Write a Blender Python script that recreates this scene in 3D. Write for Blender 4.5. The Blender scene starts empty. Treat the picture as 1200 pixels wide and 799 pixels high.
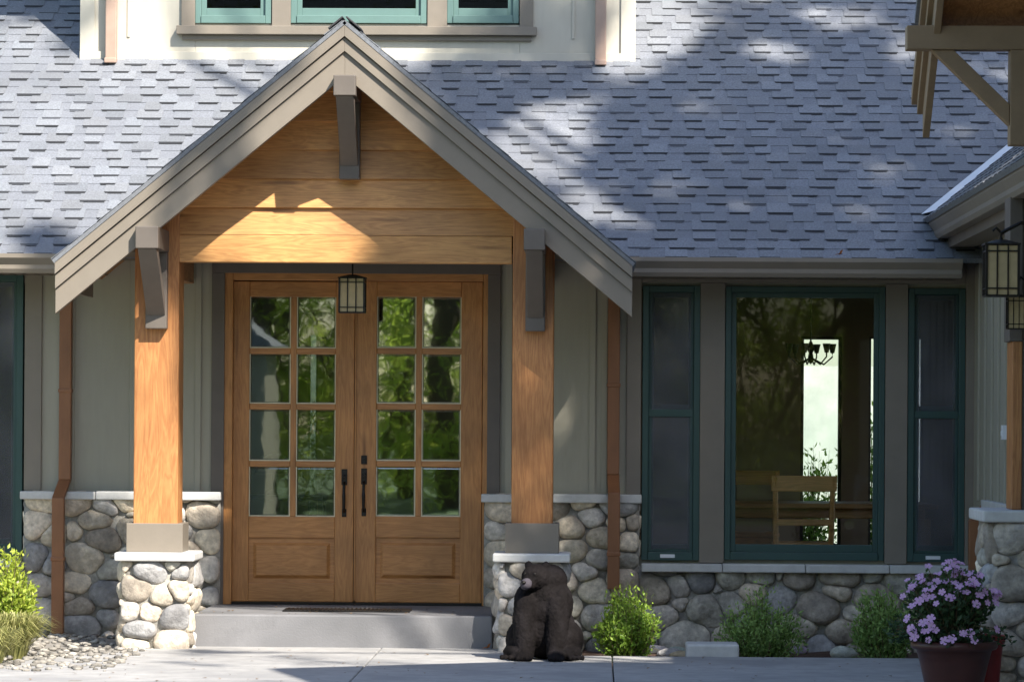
import bpy, bmesh, math, random
from mathutils import Vector, Matrix, noise
R = math.radians
sc = bpy.context.scene
col = sc.collection

# ------------------------------------------------------------------ camera
F, CX, CY, CZ = 4396.0, 1.80, -28.0, 1.60          # focal length in px of a 1200 px wide frame
VPX, HOR, ROLL = 697.0, 495.0, 0.0065
YAW = math.atan((VPX-600)/F)
cam = bpy.data.objects.new('camera', bpy.data.cameras.new('camera'))
col.objects.link(cam); sc.camera = cam
cam.data.sensor_width = 36; cam.data.lens = F/1200*36
cam.data.shift_y = (HOR-399.5)/1200
cam.data.clip_start = 0.5; cam.data.clip_end = 2000
fwd = Vector((-math.sin(YAW), math.cos(YAW), 0)); rgt = Vector((math.cos(YAW), math.sin(YAW), 0)); up = Vector((0, 0, 1))
r2 = rgt*math.cos(ROLL)+up*math.sin(ROLL); u2 = -rgt*math.sin(ROLL)+up*math.cos(ROLL)
m = Matrix((r2, u2, -fwd)).transposed().to_4x4(); m.translation = (CX, CY, CZ)
cam.matrix_world = m

# ------------------------------------------------------------------ light
SUN = Vector((0.37, -0.55, 0.61)).normalized()
sd = bpy.data.lights.new('sun', 'SUN'); sd.energy = 5.0; sd.angle = R(0.53); sd.color = (1.0, 0.93, 0.82)
so = bpy.data.objects.new('sun', sd); col.objects.link(so)
so.rotation_euler = SUN.to_track_quat('Z', 'Y').to_euler()
w = bpy.data.worlds.new('World'); sc.world = w; w.use_nodes = True
nt = w.node_tree; bg = nt.nodes['Background']
sky = nt.nodes.new('ShaderNodeTexSky'); sky.sky_type = 'NISHITA'; sky.sun_disc = False
sky.sun_elevation = math.asin(SUN.z); sky.sun_rotation = math.atan2(SUN.x, SUN.y)
nt.links.new(sky.outputs[0], bg.inputs[0]); bg.inputs[1].default_value = 0.12
sc.view_settings.view_transform = 'Standard'; sc.view_settings.look = 'None'
sc.view_settings.exposure = 1.08; sc.view_settings.gamma = 1; sc.view_settings.use_curve_mapping = False

def at(px, py, Y):
    """real position (x, z) on the vertical plane Y = const of what the photograph shows at px, py"""
    u, v = (px-600)/F, (HOR-py)/F
    d = fwd + r2*u + u2*v
    t = (Y-CY)/d.y
    p = Vector((CX, CY, CZ)) + d*t
    return p.x, p.z
def AX(px, Y, py=HOR): return at(px, py, Y)[0]
def AZ(py, Y, px=600): return at(px, py, Y)[1]

# ------------------------------------------------------------------ materials
def srgb(*c): return tuple(((x/255)/12.92 if x/255 <= .04045 else ((x/255+.055)/1.055)**2.4) for x in c)
def nodes(name):
    m = bpy.data.materials.new(name); m.use_nodes = True
    return m, m.node_tree, m.node_tree.nodes['Principled BSDF']
def mat(name, base, rough=.6, var=.15, scale=6, bump=.0, bscale=60, vcol=False, stretch=None, metal=0, spec=.5, blotch=None):
    m, nt, b = nodes(name); L = nt.links; N = nt.nodes
    tc = N.new('ShaderNodeTexCoord'); mp = N.new('ShaderNodeMapping')
    L.new(tc.outputs['Object'], mp.inputs[0])
    if stretch: mp.inputs['Scale'].default_value = stretch
    nz = N.new('ShaderNodeTexNoise'); nz.inputs['Scale'].default_value = scale; nz.inputs['Detail'].default_value = 6
    nz.inputs['Roughness'].default_value = .65
    L.new(mp.outputs[0], nz.inputs[0])
    cr = N.new('ShaderNodeValToRGB'); cr.color_ramp.elements[0].position = .28; cr.color_ramp.elements[1].position = .72
    cr.color_ramp.elements[0].color = (*[c*(1-var) for c in base], 1); cr.color_ramp.elements[1].color = (*[min(1, c*(1+var)) for c in base], 1)
    L.new(nz.outputs[0], cr.inputs[0]); out = cr.outputs[0]
    if blotch:
        n2 = N.new('ShaderNodeTexNoise'); n2.inputs['Scale'].default_value = blotch[0]; n2.inputs['Detail'].default_value = 4
        L.new(tc.outputs['Object'], n2.inputs[0])
        c2 = N.new('ShaderNodeValToRGB'); c2.color_ramp.elements[0].position = .45; c2.color_ramp.elements[1].position = .65
        L.new(n2.outputs[0], c2.inputs[0])
        mx = N.new('ShaderNodeMixRGB'); mx.inputs[2].default_value = (*blotch[1], 1)
        ml = N.new('ShaderNodeMath'); ml.operation = 'MULTIPLY'; ml.inputs[1].default_value = blotch[2]
        L.new(c2.outputs[0], ml.inputs[0]); L.new(ml.outputs[0], mx.inputs[0]); L.new(out, mx.inputs[1]); out = mx.outputs[0]
    if vcol:
        at_ = N.new('ShaderNodeAttribute'); at_.attribute_name = 'tint'
        mx = N.new('ShaderNodeMixRGB'); mx.blend_type = 'MULTIPLY'; mx.inputs[0].default_value = 1
        L.new(out, mx.inputs[1]); L.new(at_.outputs['Color'], mx.inputs[2]); out = mx.outputs[0]
    L.new(out, b.inputs['Base Color'])
    b.inputs['Roughness'].default_value = rough; b.inputs['Metallic'].default_value = metal
    b.inputs['Specular IOR Level'].default_value = spec
    if bump:
        n3 = N.new('ShaderNodeTexNoise'); n3.inputs['Scale'].default_value = bscale; n3.inputs['Detail'].default_value = 5
        L.new(mp.outputs[0], n3.inputs[0])
        bp = N.new('ShaderNodeBump'); bp.inputs['Strength'].default_value = bump; bp.inputs['Distance'].default_value = .01
        L.new(n3.outputs[0], bp.inputs['Height']); L.new(bp.outputs[0], b.inputs['Normal'])
    return m
def wood(name, base, dark, axis='z', rough=.5, bump=.15):
    """stained timber: stretched grain plus growth-ring bands and a few knots"""
    m, nt, b = nodes(name); L = nt.links; N = nt.nodes
    tc = N.new('ShaderNodeTexCoord'); mp = N.new('ShaderNodeMapping'); L.new(tc.outputs['Object'], mp.inputs[0])
    s = {'z': (9, 9, .9), 'x': (.9, 9, 9), 'y': (9, .9, 9)}[axis]
    mp.inputs['Scale'].default_value = s
    n1 = N.new('ShaderNodeTexNoise'); n1.inputs['Scale'].default_value = 1.3; n1.inputs['Detail'].default_value = 3; n1.inputs['Distortion'].default_value = 1.2
    n2 = N.new('ShaderNodeTexNoise'); n2.inputs['Scale'].default_value = 9; n2.inputs['Detail'].default_value = 6; n2.inputs['Roughness'].default_value = .7
    L.new(mp.outputs[0], n1.inputs[0]); L.new(mp.outputs[0], n2.inputs[0])
    mul = N.new('ShaderNodeMath'); mul.operation = 'MULTIPLY'; mul.inputs[1].default_value = 7
    fr = N.new('ShaderNodeMath'); fr.operation = 'PINGPONG'; fr.inputs[1].default_value = .5
    L.new(n1.outputs[0], mul.inputs[0]); L.new(mul.outputs[0], fr.inputs[0])
    ad = N.new('ShaderNodeMath'); ad.operation = 'MULTIPLY_ADD'; ad.inputs[1].default_value = .75
    L.new(fr.outputs[0], ad.inputs[0]); L.new(n2.outputs[0], ad.inputs[2])
    cr = N.new('ShaderNodeValToRGB'); cr.color_ramp.elements[0].position = .35; cr.color_ramp.elements[1].position = 1.0
    cr.color_ramp.elements[0].color = (*base, 1); cr.color_ramp.elements[1].color = (*dark, 1)
    L.new(ad.outputs[0], cr.inputs[0])
    n4 = N.new('ShaderNodeTexNoise'); n4.inputs['Scale'].default_value = 2.2; n4.inputs['Detail'].default_value = 3
    L.new(tc.outputs['Object'], n4.inputs[0])
    hs = N.new('ShaderNodeHueSaturation'); L.new(cr.outputs[0], hs.inputs['Color'])
    mr = N.new('ShaderNodeMapRange'); mr.inputs['From Min'].default_value = .3; mr.inputs['From Max'].default_value = .7
    mr.inputs['To Min'].default_value = .8; mr.inputs['To Max'].default_value = 1.2
    L.new(n4.outputs[0], mr.inputs[0]); L.new(mr.outputs[0], hs.inputs['Value'])
    vo = N.new('ShaderNodeTexVoronoi'); vo.inputs['Scale'].default_value = .9; L.new(mp.outputs[0], vo.inputs[0])
    kr = N.new('ShaderNodeValToRGB'); kr.color_ramp.elements[0].position = .05; kr.color_ramp.elements[1].position = .16
    kr.color_ramp.elements[0].color = (.35, .28, .22, 1); kr.color_ramp.elements[1].color = (1, 1, 1, 1); L.new(vo.outputs['Distance'], kr.inputs[0])
    ta = N.new('ShaderNodeAttribute'); ta.attribute_name = 'tint'
    m1 = N.new('ShaderNodeMixRGB'); m1.blend_type = 'MULTIPLY'; m1.inputs[0].default_value = 1; L.new(hs.outputs[0], m1.inputs[1]); L.new(ta.outputs['Color'], m1.inputs[2])
    m2 = N.new('ShaderNodeMixRGB'); m2.blend_type = 'MULTIPLY'; m2.inputs[0].default_value = .8; L.new(m1.outputs[0], m2.inputs[1]); L.new(kr.outputs[0], m2.inputs[2])
    L.new(m2.outputs[0], b.inputs['Base Color']); b.inputs['Roughness'].default_value = rough
    bp = N.new('ShaderNodeBump'); bp.inputs['Strength'].default_value = bump; bp.inputs['Distance'].default_value = .004
    L.new(n2.outputs[0], bp.inputs['Height']); L.new(bp.outputs[0], b.inputs['Normal'])
    return m
def glass(name, refl=.1, tint=(.9, .93, .92), wave=.0):
    m = bpy.data.materials.new(name); m.use_nodes = True; nt = m.node_tree; N = nt.nodes; L = nt.links
    N.remove(N['Principled BSDF']); out = N['Material Output']
    t = N.new('ShaderNodeBsdfTransparent'); t.inputs[0].default_value = (*tint, 1)
    g = N.new('ShaderNodeBsdfGlossy'); g.inputs['Roughness'].default_value = .015; g.inputs[0].default_value = (.95, 1, .97, 1)
    fr = N.new('ShaderNodeFresnel'); fr.inputs[0].default_value = 1.5
    ad = N.new('ShaderNodeMath'); ad.operation = 'ADD'; ad.inputs[1].default_value = refl; ad.use_clamp = True
    mx = N.new('ShaderNodeMixShader'); L.new(fr.outputs[0], ad.inputs[0]); L.new(ad.outputs[0], mx.inputs[0])
    L.new(t.outputs[0], mx.inputs[1]); L.new(g.outputs[0], mx.inputs[2]); L.new(mx.outputs[0], out.inputs[0])
    if wave:
        tc = N.new('ShaderNodeTexCoord'); nz = N.new('ShaderNodeTexNoise'); nz.inputs['Scale'].default_value = 3
        L.new(tc.outputs['Object'], nz.inputs[0]); bp = N.new('ShaderNodeBump'); bp.inputs['Strength'].default_value = wave
        bp.inputs['Distance'].default_value = .02
        L.new(nz.outputs[0], bp.inputs['Height']); L.new(bp.outputs[0], g.inputs['Normal'])
    return m
def screen_mat(name):
    """insect screen: fine dark mesh that lets most of the view through"""
    m = bpy.data.materials.new(name); m.use_nodes = True; nt = m.node_tree; N = nt.nodes; L = nt.links
    b = N['Principled BSDF']; b.inputs['Roughness'].default_value = .5
    tc = N.new('ShaderNodeTexCoord'); nz = N.new('ShaderNodeTexNoise'); nz.inputs['Scale'].default_value = 1.7; nz.inputs['Detail'].default_value = 4
    cr = N.new('ShaderNodeValToRGB'); cr.color_ramp.elements[0].position = .35; cr.color_ramp.elements[1].position = .68
    cr.color_ramp.elements[0].color = (.05, .055, .065, 1); cr.color_ramp.elements[1].color = (.17, .175, .21, 1)
    L.new(tc.outputs['Object'], nz.inputs[0]); L.new(nz.outputs[0], cr.inputs[0]); L.new(cr.outputs[0], b.inputs['Base Color'])
    t = N.new('ShaderNodeBsdfTransparent'); mx = N.new('ShaderNodeMixShader'); mx.inputs[0].default_value = .55
    L.new(t.outputs[0], mx.inputs[1]); L.new(b.outputs[0], mx.inputs[2]); L.new(mx.outputs[0], N['Material Output'].inputs[0])
    return m
def leaf(name, c1, c2, trans=.35, scale=3, rough=.5):
    m, nt, b = nodes(name); N = nt.nodes; L = nt.links
    tc = N.new('ShaderNodeTexCoord'); nz = N.new('ShaderNodeTexNoise'); nz.inputs['Scale'].default_value = scale
    L.new(tc.outputs['Object'], nz.inputs[0])
    at_ = N.new('ShaderNodeAttribute'); at_.attribute_name = 'tint'
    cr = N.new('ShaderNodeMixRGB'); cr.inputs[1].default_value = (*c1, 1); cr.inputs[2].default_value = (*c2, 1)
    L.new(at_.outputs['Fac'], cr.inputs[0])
    L.new(cr.outputs[0], b.inputs['Base Color']); b.inputs['Roughness'].default_value = rough
    tr = N.new('ShaderNodeBsdfTranslucent'); L.new(cr.outputs[0], tr.inputs[0])
    mx = N.new('ShaderNodeMixShader'); mx.inputs[0].default_value = trans
    L.new(b.outputs[0], mx.inputs[1]); L.new(tr.outputs[0], mx.inputs[2]); L.new(mx.outputs[0], N['Material Output'].inputs[0])
    return m
M = {}
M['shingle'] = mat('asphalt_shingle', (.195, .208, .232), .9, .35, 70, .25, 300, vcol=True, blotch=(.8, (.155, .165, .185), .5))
M['cap'] = mat('ridge_shingle', (.05, .05, .055), .9, .2, 80, .2, 200)
M['taupe'] = mat('taupe_painted_trim', (.215, .185, .15), .55, .07, 5, .06, 90, stretch=(1, 1, 1), blotch=(1.5, (.17, .15, .125), .4))
M['taupe_dark'] = mat('brown_painted_trim', (.12, .102, .088), .55, .12, 4, .06, 90)
M['siding'] = mat('grey_green_siding', (.35, .33, .265), .6, .05, 3, .05, 60, stretch=(6, 6, 1))
M['cream'] = mat('cream_siding', (.50, .475, .405), .6, .05, 3, .05, 60, stretch=(6, 6, 1), blotch=(2, (.40, .37, .31), .4))
M['soffit'] = mat('soffit_board', (.14, .115, .09), .6, .1, 4)
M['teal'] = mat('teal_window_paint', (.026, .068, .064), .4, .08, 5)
M['teal_sunlit'] = mat('sunlit_teal_paint', (.115, .20, .185), .45, .08, 5)  # same window teal, sunlight on the dormer put into the colour
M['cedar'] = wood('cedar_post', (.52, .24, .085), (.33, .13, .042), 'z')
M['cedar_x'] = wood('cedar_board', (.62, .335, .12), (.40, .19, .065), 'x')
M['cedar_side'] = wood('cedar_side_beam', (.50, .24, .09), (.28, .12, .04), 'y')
M['door'] = wood('door_fir', (.50, .235, .078), (.34, .145, .043), 'z', .38)
M['door_x'] = wood('door_fir_rail', (.50, .235, .078), (.34, .145, .043), 'x', .38)
M['wing_trim'] = mat('brown_timber_stain', (.26, .18, .105), .6, .15, 5, .08, 60)
M['pink_spout'] = mat('faded_copper_paint', (.40, .28, .22), .5, .12, 4)
M['copper'] = mat('brown_downspout_paint', (.25, .105, .045), .45, .15, 3, stretch=(3, 3, 1))
M['stone'] = mat('river_stone', (.58, .54, .48),   .85, .42, 22, 1.0, 38, vcol=True, blotch=(6, (.28, .26, .24), .6))
M['mortar'] = mat('mortar', (.31, .295, .265), .95, .35, 30, .5, 90)
M['capstone'] = mat('cap_stone', (.56, .56, .55), .8, .15, 8, .2, 60)
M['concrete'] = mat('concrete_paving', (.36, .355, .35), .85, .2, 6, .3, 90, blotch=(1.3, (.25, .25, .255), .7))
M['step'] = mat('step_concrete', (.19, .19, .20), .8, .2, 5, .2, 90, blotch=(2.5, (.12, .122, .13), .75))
M['gravel'] = mat('gravel', (.24, .225, .205), .95, .45, 45, .8, 60)
M['soil'] = mat('bark_mulch', (.085, .05, .035), .95, .5, 30, .9, 50)
M['drive'] = mat('driveway', (.06, .06, .06), .9, .15, 2, .2, 80)
M['iron'] = mat('black_iron', (.018, .016, .015), .4, .2, 20, .1, 80, metal=.6)
M['bronze'] = mat('dark_bronze_patina', (.0075, .006, .0062), .85, .45, 12, .5, 60, blotch=(9, (.018, .0155, .017), .5), spec=.12)
M['bronze_worn'] = mat('worn_bronze', (.06, .054, .066), .75, .3, 20, .3, 60, spec=.15)
M['terracotta'] = mat('glazed_pot', (.075, .026, .02), .35, .25, 6, .1, 40)
M['redpot'] = mat('red_pot', (.28, .03, .03), .4, .2, 6)
M['glass'] = glass('window_glass', -.026)
M['shaded_glass'] = glass('dormer_glass', -.036, (.4, .42, .45))
M['tint_glass'] = glass('tinted_glass', 0, (.32, .36, .36))
M['bevel_glint'] = mat('painted_bevel_glint', (.62, .58, .42), .35, .1, 20)  # pale strips paint in the bright glint of the bevelled pane edges
M['door_glass'] = glass('door_glass', .23, (.86, .9, .88), .018)
M['left_door_glass'] = glass('hall_door_glass', .10, (.86, .9, .88), .018)
M['dark_glass'] = glass('side_glass', .03, (.55, .58, .66))
M['screen'] = screen_mat('insect_screen')
M['lantern_glass'] = mat('seeded_amber_glass', (.46, .36, .20), .3, .12, 20)
M['plaster'] = mat('interior_plaster', (.19, .135, .095), .9, .05, 3)
M['floorwood'] = wood('interior_floor', (.14, .07, .03), (.07, .035, .015), 'y')
M['furn'] = wood('oak_furniture', (.78, .36, .13), (.50, .24, .08), 'x')
M['dkfurn'] = mat('dark_furniture', (.035, .025, .02), .4, .2, 10)
M['bark'] = mat('tree_bark', (.10, .07, .05), .95, .4, 10, .8, 25, stretch=(3, 3, .6))
M['stem'] = mat('plant_stem', (.13, .10, .05), .9, .3, 20)
M['leaf_bright'] = leaf('lime_leaf', (.13, .25, .03), (.62, .72, .12), .65)
M['leaf_tree'] = leaf('maple_leaf', (.035, .09, .018), (.13, .24, .035), .45)
M['leaf_shrub'] = leaf('bright_shrub_leaf', (.09, .20, .02), (.36, .52, .07), .35)
M['leaf_blue'] = leaf('sage_shrub_leaf', (.12, .23, .06), (.38, .54, .16), .4)
M['leaf_yellow'] = leaf('yellow_green_leaf', (.12, .22, .02), (.50, .58, .08), .4)
M['leaf_dark'] = leaf('dark_leaf', (.02, .05, .02), (.08, .15, .05), .25)
M['grass_blade'] = leaf('grass_blade', (.20, .22, .06), (.55, .52, .22), .4)
M['petal'] = leaf('lilac_petal', (.60, .25, .62), (.94, .66, .93), .3)
M['stamen'] = mat('flower_eye', (.75, .6, .7), .7)
M['white'] = mat('white_plastic', (.75, .77, .80), .4, .03)
M['leafdry'] = mat('dry_leaf', (.40, .14, .04), .8, .3, 40)
M['litter'] = leaf('dry_scrap', (.10, .06, .03), (.30, .19, .09), .1)
M['lawn'] = mat('lawn', (.06, .11, .03), .95, .4, 3, .5, 60)
M['gardenwall'] = mat('garden_wall_plaster', (.62, .62, .57), .9, .3, 1.2, blotch=(.8, (.35, .40, .36), .7))
M['curtain'] = mat('pale_shade', (.6, .57, .5), .8, .05)

# ------------------------------------------------------------------ object helpers
def tag(o, label=None, cat=None, group=None, kind=None):
    if label: o['label'] = label
    if cat: o['category'] = cat
    if group: o['group'] = group
    if kind: o['kind'] = kind
    return o
def empty(name, loc=(0, 0, 0), rz=0):
    o = bpy.data.objects.new(name, None); col.objects.link(o); o.location = loc; o.rotation_euler = (0, 0, rz)
    o.empty_display_size = .2; return o
class MB:
    def __init__(s): s.v = []; s.f = []; s.c = []; s.mi = []
    def add(s, vs, fs, tint=1.0, mi=0):
        n = len(s.v); s.v += [tuple(v) for v in vs]
        s.c += [tint if isinstance(tint, tuple) else (tint, tint, tint)]*len(vs)
        s.f += [tuple(i+n for i in f) for f in fs]; s.mi += [mi]*len(fs)
    def box(s, x0, x1, y0, y1, z0, z1, tint=1.0, mi=0):
        vs = [(x0, y0, z0), (x1, y0, z0), (x1, y1, z0), (x0, y1, z0), (x0, y0, z1), (x1, y0, z1), (x1, y1, z1), (x0, y1, z1)]
        s.add(vs, [(0, 3, 2, 1), (4, 5, 6, 7), (0, 1, 5, 4), (1, 2, 6, 5), (2, 3, 7, 6), (3, 0, 4, 7)], tint, mi); return s
    def prism(s, poly, a, b, axis='y', tint=1.0, mi=0):
        """poly of (x,z) extruded in y, or (y,z) extruded in x, or (x,y) extruded in z"""
        n = len(poly)
        def P(p, t): return (p[0], t, p[1]) if axis == 'y' else ((t, p[0], p[1]) if axis == 'x' else (p[0], p[1], t))
        vs = [P(p, a) for p in poly]+[P(p, b) for p in poly]
        fs = [tuple(range(n)), tuple(range(2*n-1, n-1, -1))]+[(i, i+n, (i+1) % n+n, (i+1) % n) for i in range(n)]
        s.add(vs, fs, tint, mi); return s
    def obox(s, O, U, V, W, tint=1.0, mi=0):
        O, U, V, W = map(Vector, (O, U, V, W))
        vs = [O, O+U, O+U+V, O+V, O+W, O+U+W, O+U+V+W, O+V+W]
        s.add(vs, [(0, 3, 2, 1), (4, 5, 6, 7), (0, 1, 5, 4), (1, 2, 6, 5), (2, 3, 7, 6), (3, 0, 4, 7)], tint, mi); return s
    def bar(s, a, b, w, h, tint=1.0, mi=0):
        a, b = Vector(a), Vector(b); d = (b-a).normalized()
        u = d.cross(Vector((0, 0, 1)))
        u = (Vector((1, 0, 0)) if u.length < .01 else u).normalized(); v = u.cross(d)
        s.obox(a-u*w/2-v*h/2, u*w, v*h, b-a, tint, mi); return s
    def tube(s, pts, rs, seg=8, mi=0, tint=1.0, cap=True):
        pts = [Vector(p) for p in pts]; n = len(pts)
        if not isinstance(rs, (list, tuple)): rs = [rs]*n
        vs = []; ref = Vector((.31, .17, .93))
        for i, p in enumerate(pts):
            d = (pts[min(i+1, n-1)]-pts[max(i-1, 0)]).normalized()
            u = d.cross(ref)
            if u.length < .05: u = d.cross(Vector((1, 0, 0)))
            u.normalize(); v = d.cross(u)
            for k in range(seg):
                a = 2*math.pi*k/seg; vs.append(p+(u*math.cos(a)+v*math.sin(a))*rs[i])
        fs = [(i*seg+k, i*seg+(k+1) % seg, (i+1)*seg+(k+1) % seg, (i+1)*seg+k) for i in range(n-1) for k in range(seg)]
        if cap: fs += [tuple(range(seg-1, -1, -1)), tuple((n-1)*seg+k for k in range(seg))]
        s.add(vs, fs, tint, mi); return s
    def lathe(s, prof, c=(0, 0, 0), seg=32, mi=0, tint=1.0):
        vs = [(c[0]+r*math.cos(2*math.pi*k/seg), c[1]+r*math.sin(2*math.pi*k/seg), c[2]+z) for r, z in prof for k in range(seg)]
        n = len(prof)
        fs = [(i*seg+k, i*seg+(k+1) % seg, (i+1)*seg+(k+1) % seg, (i+1)*seg+k) for i in range(n-1) for k in range(seg)]
        fs += [tuple(range(seg-1, -1, -1)), tuple((n-1)*seg+k for k in range(seg))]
        s.add(vs, fs, tint, mi); return s
    def ball(s, c, r, seg=14, ring=9, mi=0, tint=1.0, rot=None):
        if not isinstance(r, (tuple, list)): r = (r, r, r)
        vs = []
        for i in range(ring+1):
            th = math.pi*i/ring
            for k in range(seg):
                a = 2*math.pi*k/seg
                p = Vector((r[0]*math.sin(th)*math.cos(a), r[1]*math.sin(th)*math.sin(a), r[2]*math.cos(th)))
                if rot: p = rot @ p
                vs.append(Vector(c)+p)
        fs = [(i*seg+k, (i+1)*seg+k, (i+1)*seg+(k+1) % seg, i*seg+(k+1) % seg) for i in range(ring) for k in range(seg)]
        s.add(vs, fs, tint, mi); return s
    def build(s, name, mats, parent=None, bevel=0, smooth=False, fix=True):
        me = bpy.data.meshes.new(name); me.from_pydata(s.v, [], s.f)
        for m_ in (mats if isinstance(mats, (list, tuple)) else [mats]): me.materials.append(M[m_])
        me.polygons.foreach_set('material_index', s.mi)
        ca = me.color_attributes.new('tint', 'FLOAT_COLOR', 'POINT')
        ca.data.foreach_set('color', [x for c in s.c for x in (*c, 1.0)])
        if fix:
            bm = bmesh.new(); bm.from_mesh(me); bmesh.ops.recalc_face_normals(bm, faces=bm.faces); bm.to_mesh(me); bm.free()
        if smooth: me.polygons.foreach_set('use_smooth', [True]*len(me.polygons))
        me.update()
        o = bpy.data.objects.new(name, me); col.objects.link(o)
        if parent is not None: o.parent = parent
        if bevel:
            b = o.modifiers.new('bevel', 'BEVEL'); b.width = bevel; b.segments = 2; b.limit_method = 'ANGLE'
        return o
def copy_tree(o, parent=None):
    c = o.copy(); col.objects.link(c); c.parent = parent
    for ch in [x for x in bpy.data.objects if x.parent == o]: copy_tree(ch, c)
    return c
def at_origin(o):     # put an origin at the base of a mesh built in world coordinates
    vs = [v.co for v in o.data.vertices]
    cx = sum(v.x for v in vs)/len(vs); cy = sum(v.y for v in vs)/len(vs); cz = min(v.z for v in vs)
    o.data.transform(Matrix.Translation((-cx, -cy, -cz))); o.location = (cx, cy, cz); return o

# ------------------------------------------------------------------ cobble walls
def clip(poly, nx, ny, c):
    out = []
    for i in range(len(poly)):
        a, b = poly[i], poly[(i+1) % len(poly)]
        da, db = a[0]*nx+a[1]*ny-c, b[0]*nx+b[1]*ny-c
        if da <= 0: out.append(a)
        if (da < 0 < db) or (db < 0 < da):
            t = da/(da-db); out.append((a[0]+(b[0]-a[0])*t, a[1]+(b[1]-a[1])*t))
    return out
def cells(w, h, n, rng, asp=1.45):
    W = w/asp; pts = [(rng.random()*W, rng.random()*h) for _ in range(n)]; mean = W*h/n
    wt = [rng.choice([-.42, -.3, -.12, 0, .1, .25, .42])*mean for _ in range(n)]
    res = []
    for it in range(4):
        res = []; new = []
        for i, p in enumerate(pts):
            poly = [(0, 0), (W, 0), (W, h), (0, h)]
            for j, q in enumerate(pts):
                if i == j or abs(p[0]-q[0])+abs(p[1]-q[1]) > 6*math.sqrt(mean)+.2: continue
                nx, ny = q[0]-p[0], q[1]-p[1]
                c = ((q[0]**2+q[1]**2-wt[j])-(p[0]**2+p[1]**2-wt[i]))/2
                poly = clip(poly, nx, ny, c)
                if len(poly) < 3: break
            if len(poly) < 3: new.append(p); continue
            A = 0; cx = cy = 0
            for k in range(len(poly)):
                x0, y0 = poly[k]; x1, y1 = poly[(k+1) % len(poly)]; cr = x0*y1-x1*y0
                A += cr; cx += (x0+x1)*cr; cy += (y0+y1)*cr
            if abs(A) < 1e-6: new.append(p); continue
            c = (cx/(3*A), cy/(3*A)); new.append((p[0]*.3+c[0]*.7, p[1]*.3+c[1]*.7)); res.append((poly, c, abs(A)/2))
        pts = new
    return [([(x*asp, y) for x, y in P], (c[0]*asp, c[1]), a*asp) for P, c, a in res]
PAL = [(.95, .94, .94), (.70, .73, .80), (1.15, 1.10, 1.0), (1.0, .92, .82), (.52, .55, .62), (1.3, 1.22, 1.08), (.82, .77, .70), (1.05, 1.05, 1.08), (.60, .56, .52), (.95, .88, .80), (.8, .82, .80)]
def stone_face(mb, O, U, Nn, w, h, size, seed, depth=.06, light=1.0):
    """fill a w x h panel (origin O, right U, up Z, outward Nn) with rounded river stones"""
    rng = random.Random(seed); O, U, Nn = Vector(O), Vector(U), Vector(Nn); Z = Vector((0, 0, 1))
    n = max(3, int(w*h/(size*size*.8)))
    for poly, c, A in cells(w, h, n, rng):
        if A < size*size*.05: continue
        r0 = math.sqrt(A/math.pi); K = 22; rot = rng.uniform(-.25, .25); e = rng.uniform(1.0, 1.9); sd = rng.random()*99
        ring = []
        for k in range(K):
            a = 2*math.pi*k/K; dx, dy = math.cos(a), math.sin(a); rp = 9
            for i in range(len(poly)):
                x0, y0 = poly[i][0]-c[0], poly[i][1]-c[1]; x1, y1 = poly[(i+1) % len(poly)][0]-c[0], poly[(i+1) % len(poly)][1]-c[1]
                ex, ey = x1-x0, y1-y0; den = dx*ey-dy*ex
                if abs(den) < 1e-9: continue
                t = (x0*ey-y0*ex)/den; s_ = (x0*dy-y0*dx)/den
                if t > 0 and -1e-6 <= s_ <= 1+1e-6: rp = min(rp, t)
            aa = a-rot; el = r0*1.12/math.sqrt((math.cos(aa)**2)/e+(math.sin(aa)**2)*e)
            ring.append(max(.013, min(rp-.004, (.56*rp+.44*el)*(1+.13*noise.noise(Vector((dx*1.4, dy*1.4, sd)))), el*1.25)))
        for _ in range(2): ring = [(ring[k-1]+2*ring[k]+ring[(k+1) % K])/4 for k in range(K)]
        ht = depth*rng.uniform(.75, 1.25)*min(1.15, .55+r0*4); tx, ty = rng.uniform(-.25, .25), rng.uniform(-.25, .25)
        vs = []; off = rng.random()*50
        prof = [(1.0, -.012/ht), (1.0, .22), (.95, .52), (.83, .76), (.62, .92), (.33, 1.0)]
        for sc_, hh in prof:
            for k in range(K):
                a = 2*math.pi*k/K; x, y = c[0]+ring[k]*sc_*math.cos(a), c[1]+ring[k]*sc_*math.sin(a)
                wob = (noise.noise(Vector((x*9, y*9, off)))*.016+noise.noise(Vector((x*28, y*28, off)))*.006)*(1 if hh > .3 else 0)
                d = ht*hh+((x-c[0])*tx+(y-c[1])*ty)*hh+wob
                vs.append(O+U*x+Z*y+Nn*d)
        vs.append(O+U*c[0]+Z*c[1]+Nn*(ht*1.02))
        m_ = len(prof); fs = [(i*K+k, i*K+(k+1) % K, (i+1)*K+(k+1) % K, (i+1)*K+k) for i in range(m_-1) for k in range(K)]
        fs += [((m_-1)*K+k, (m_-1)*K+(k+1) % K, m_*K) for k in range(K)]
        p = rng.choice(PAL); b = rng.uniform(.8, 1.15)*light
        mb.add(vs, fs, tuple(x*b for x in p), 0)
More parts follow.
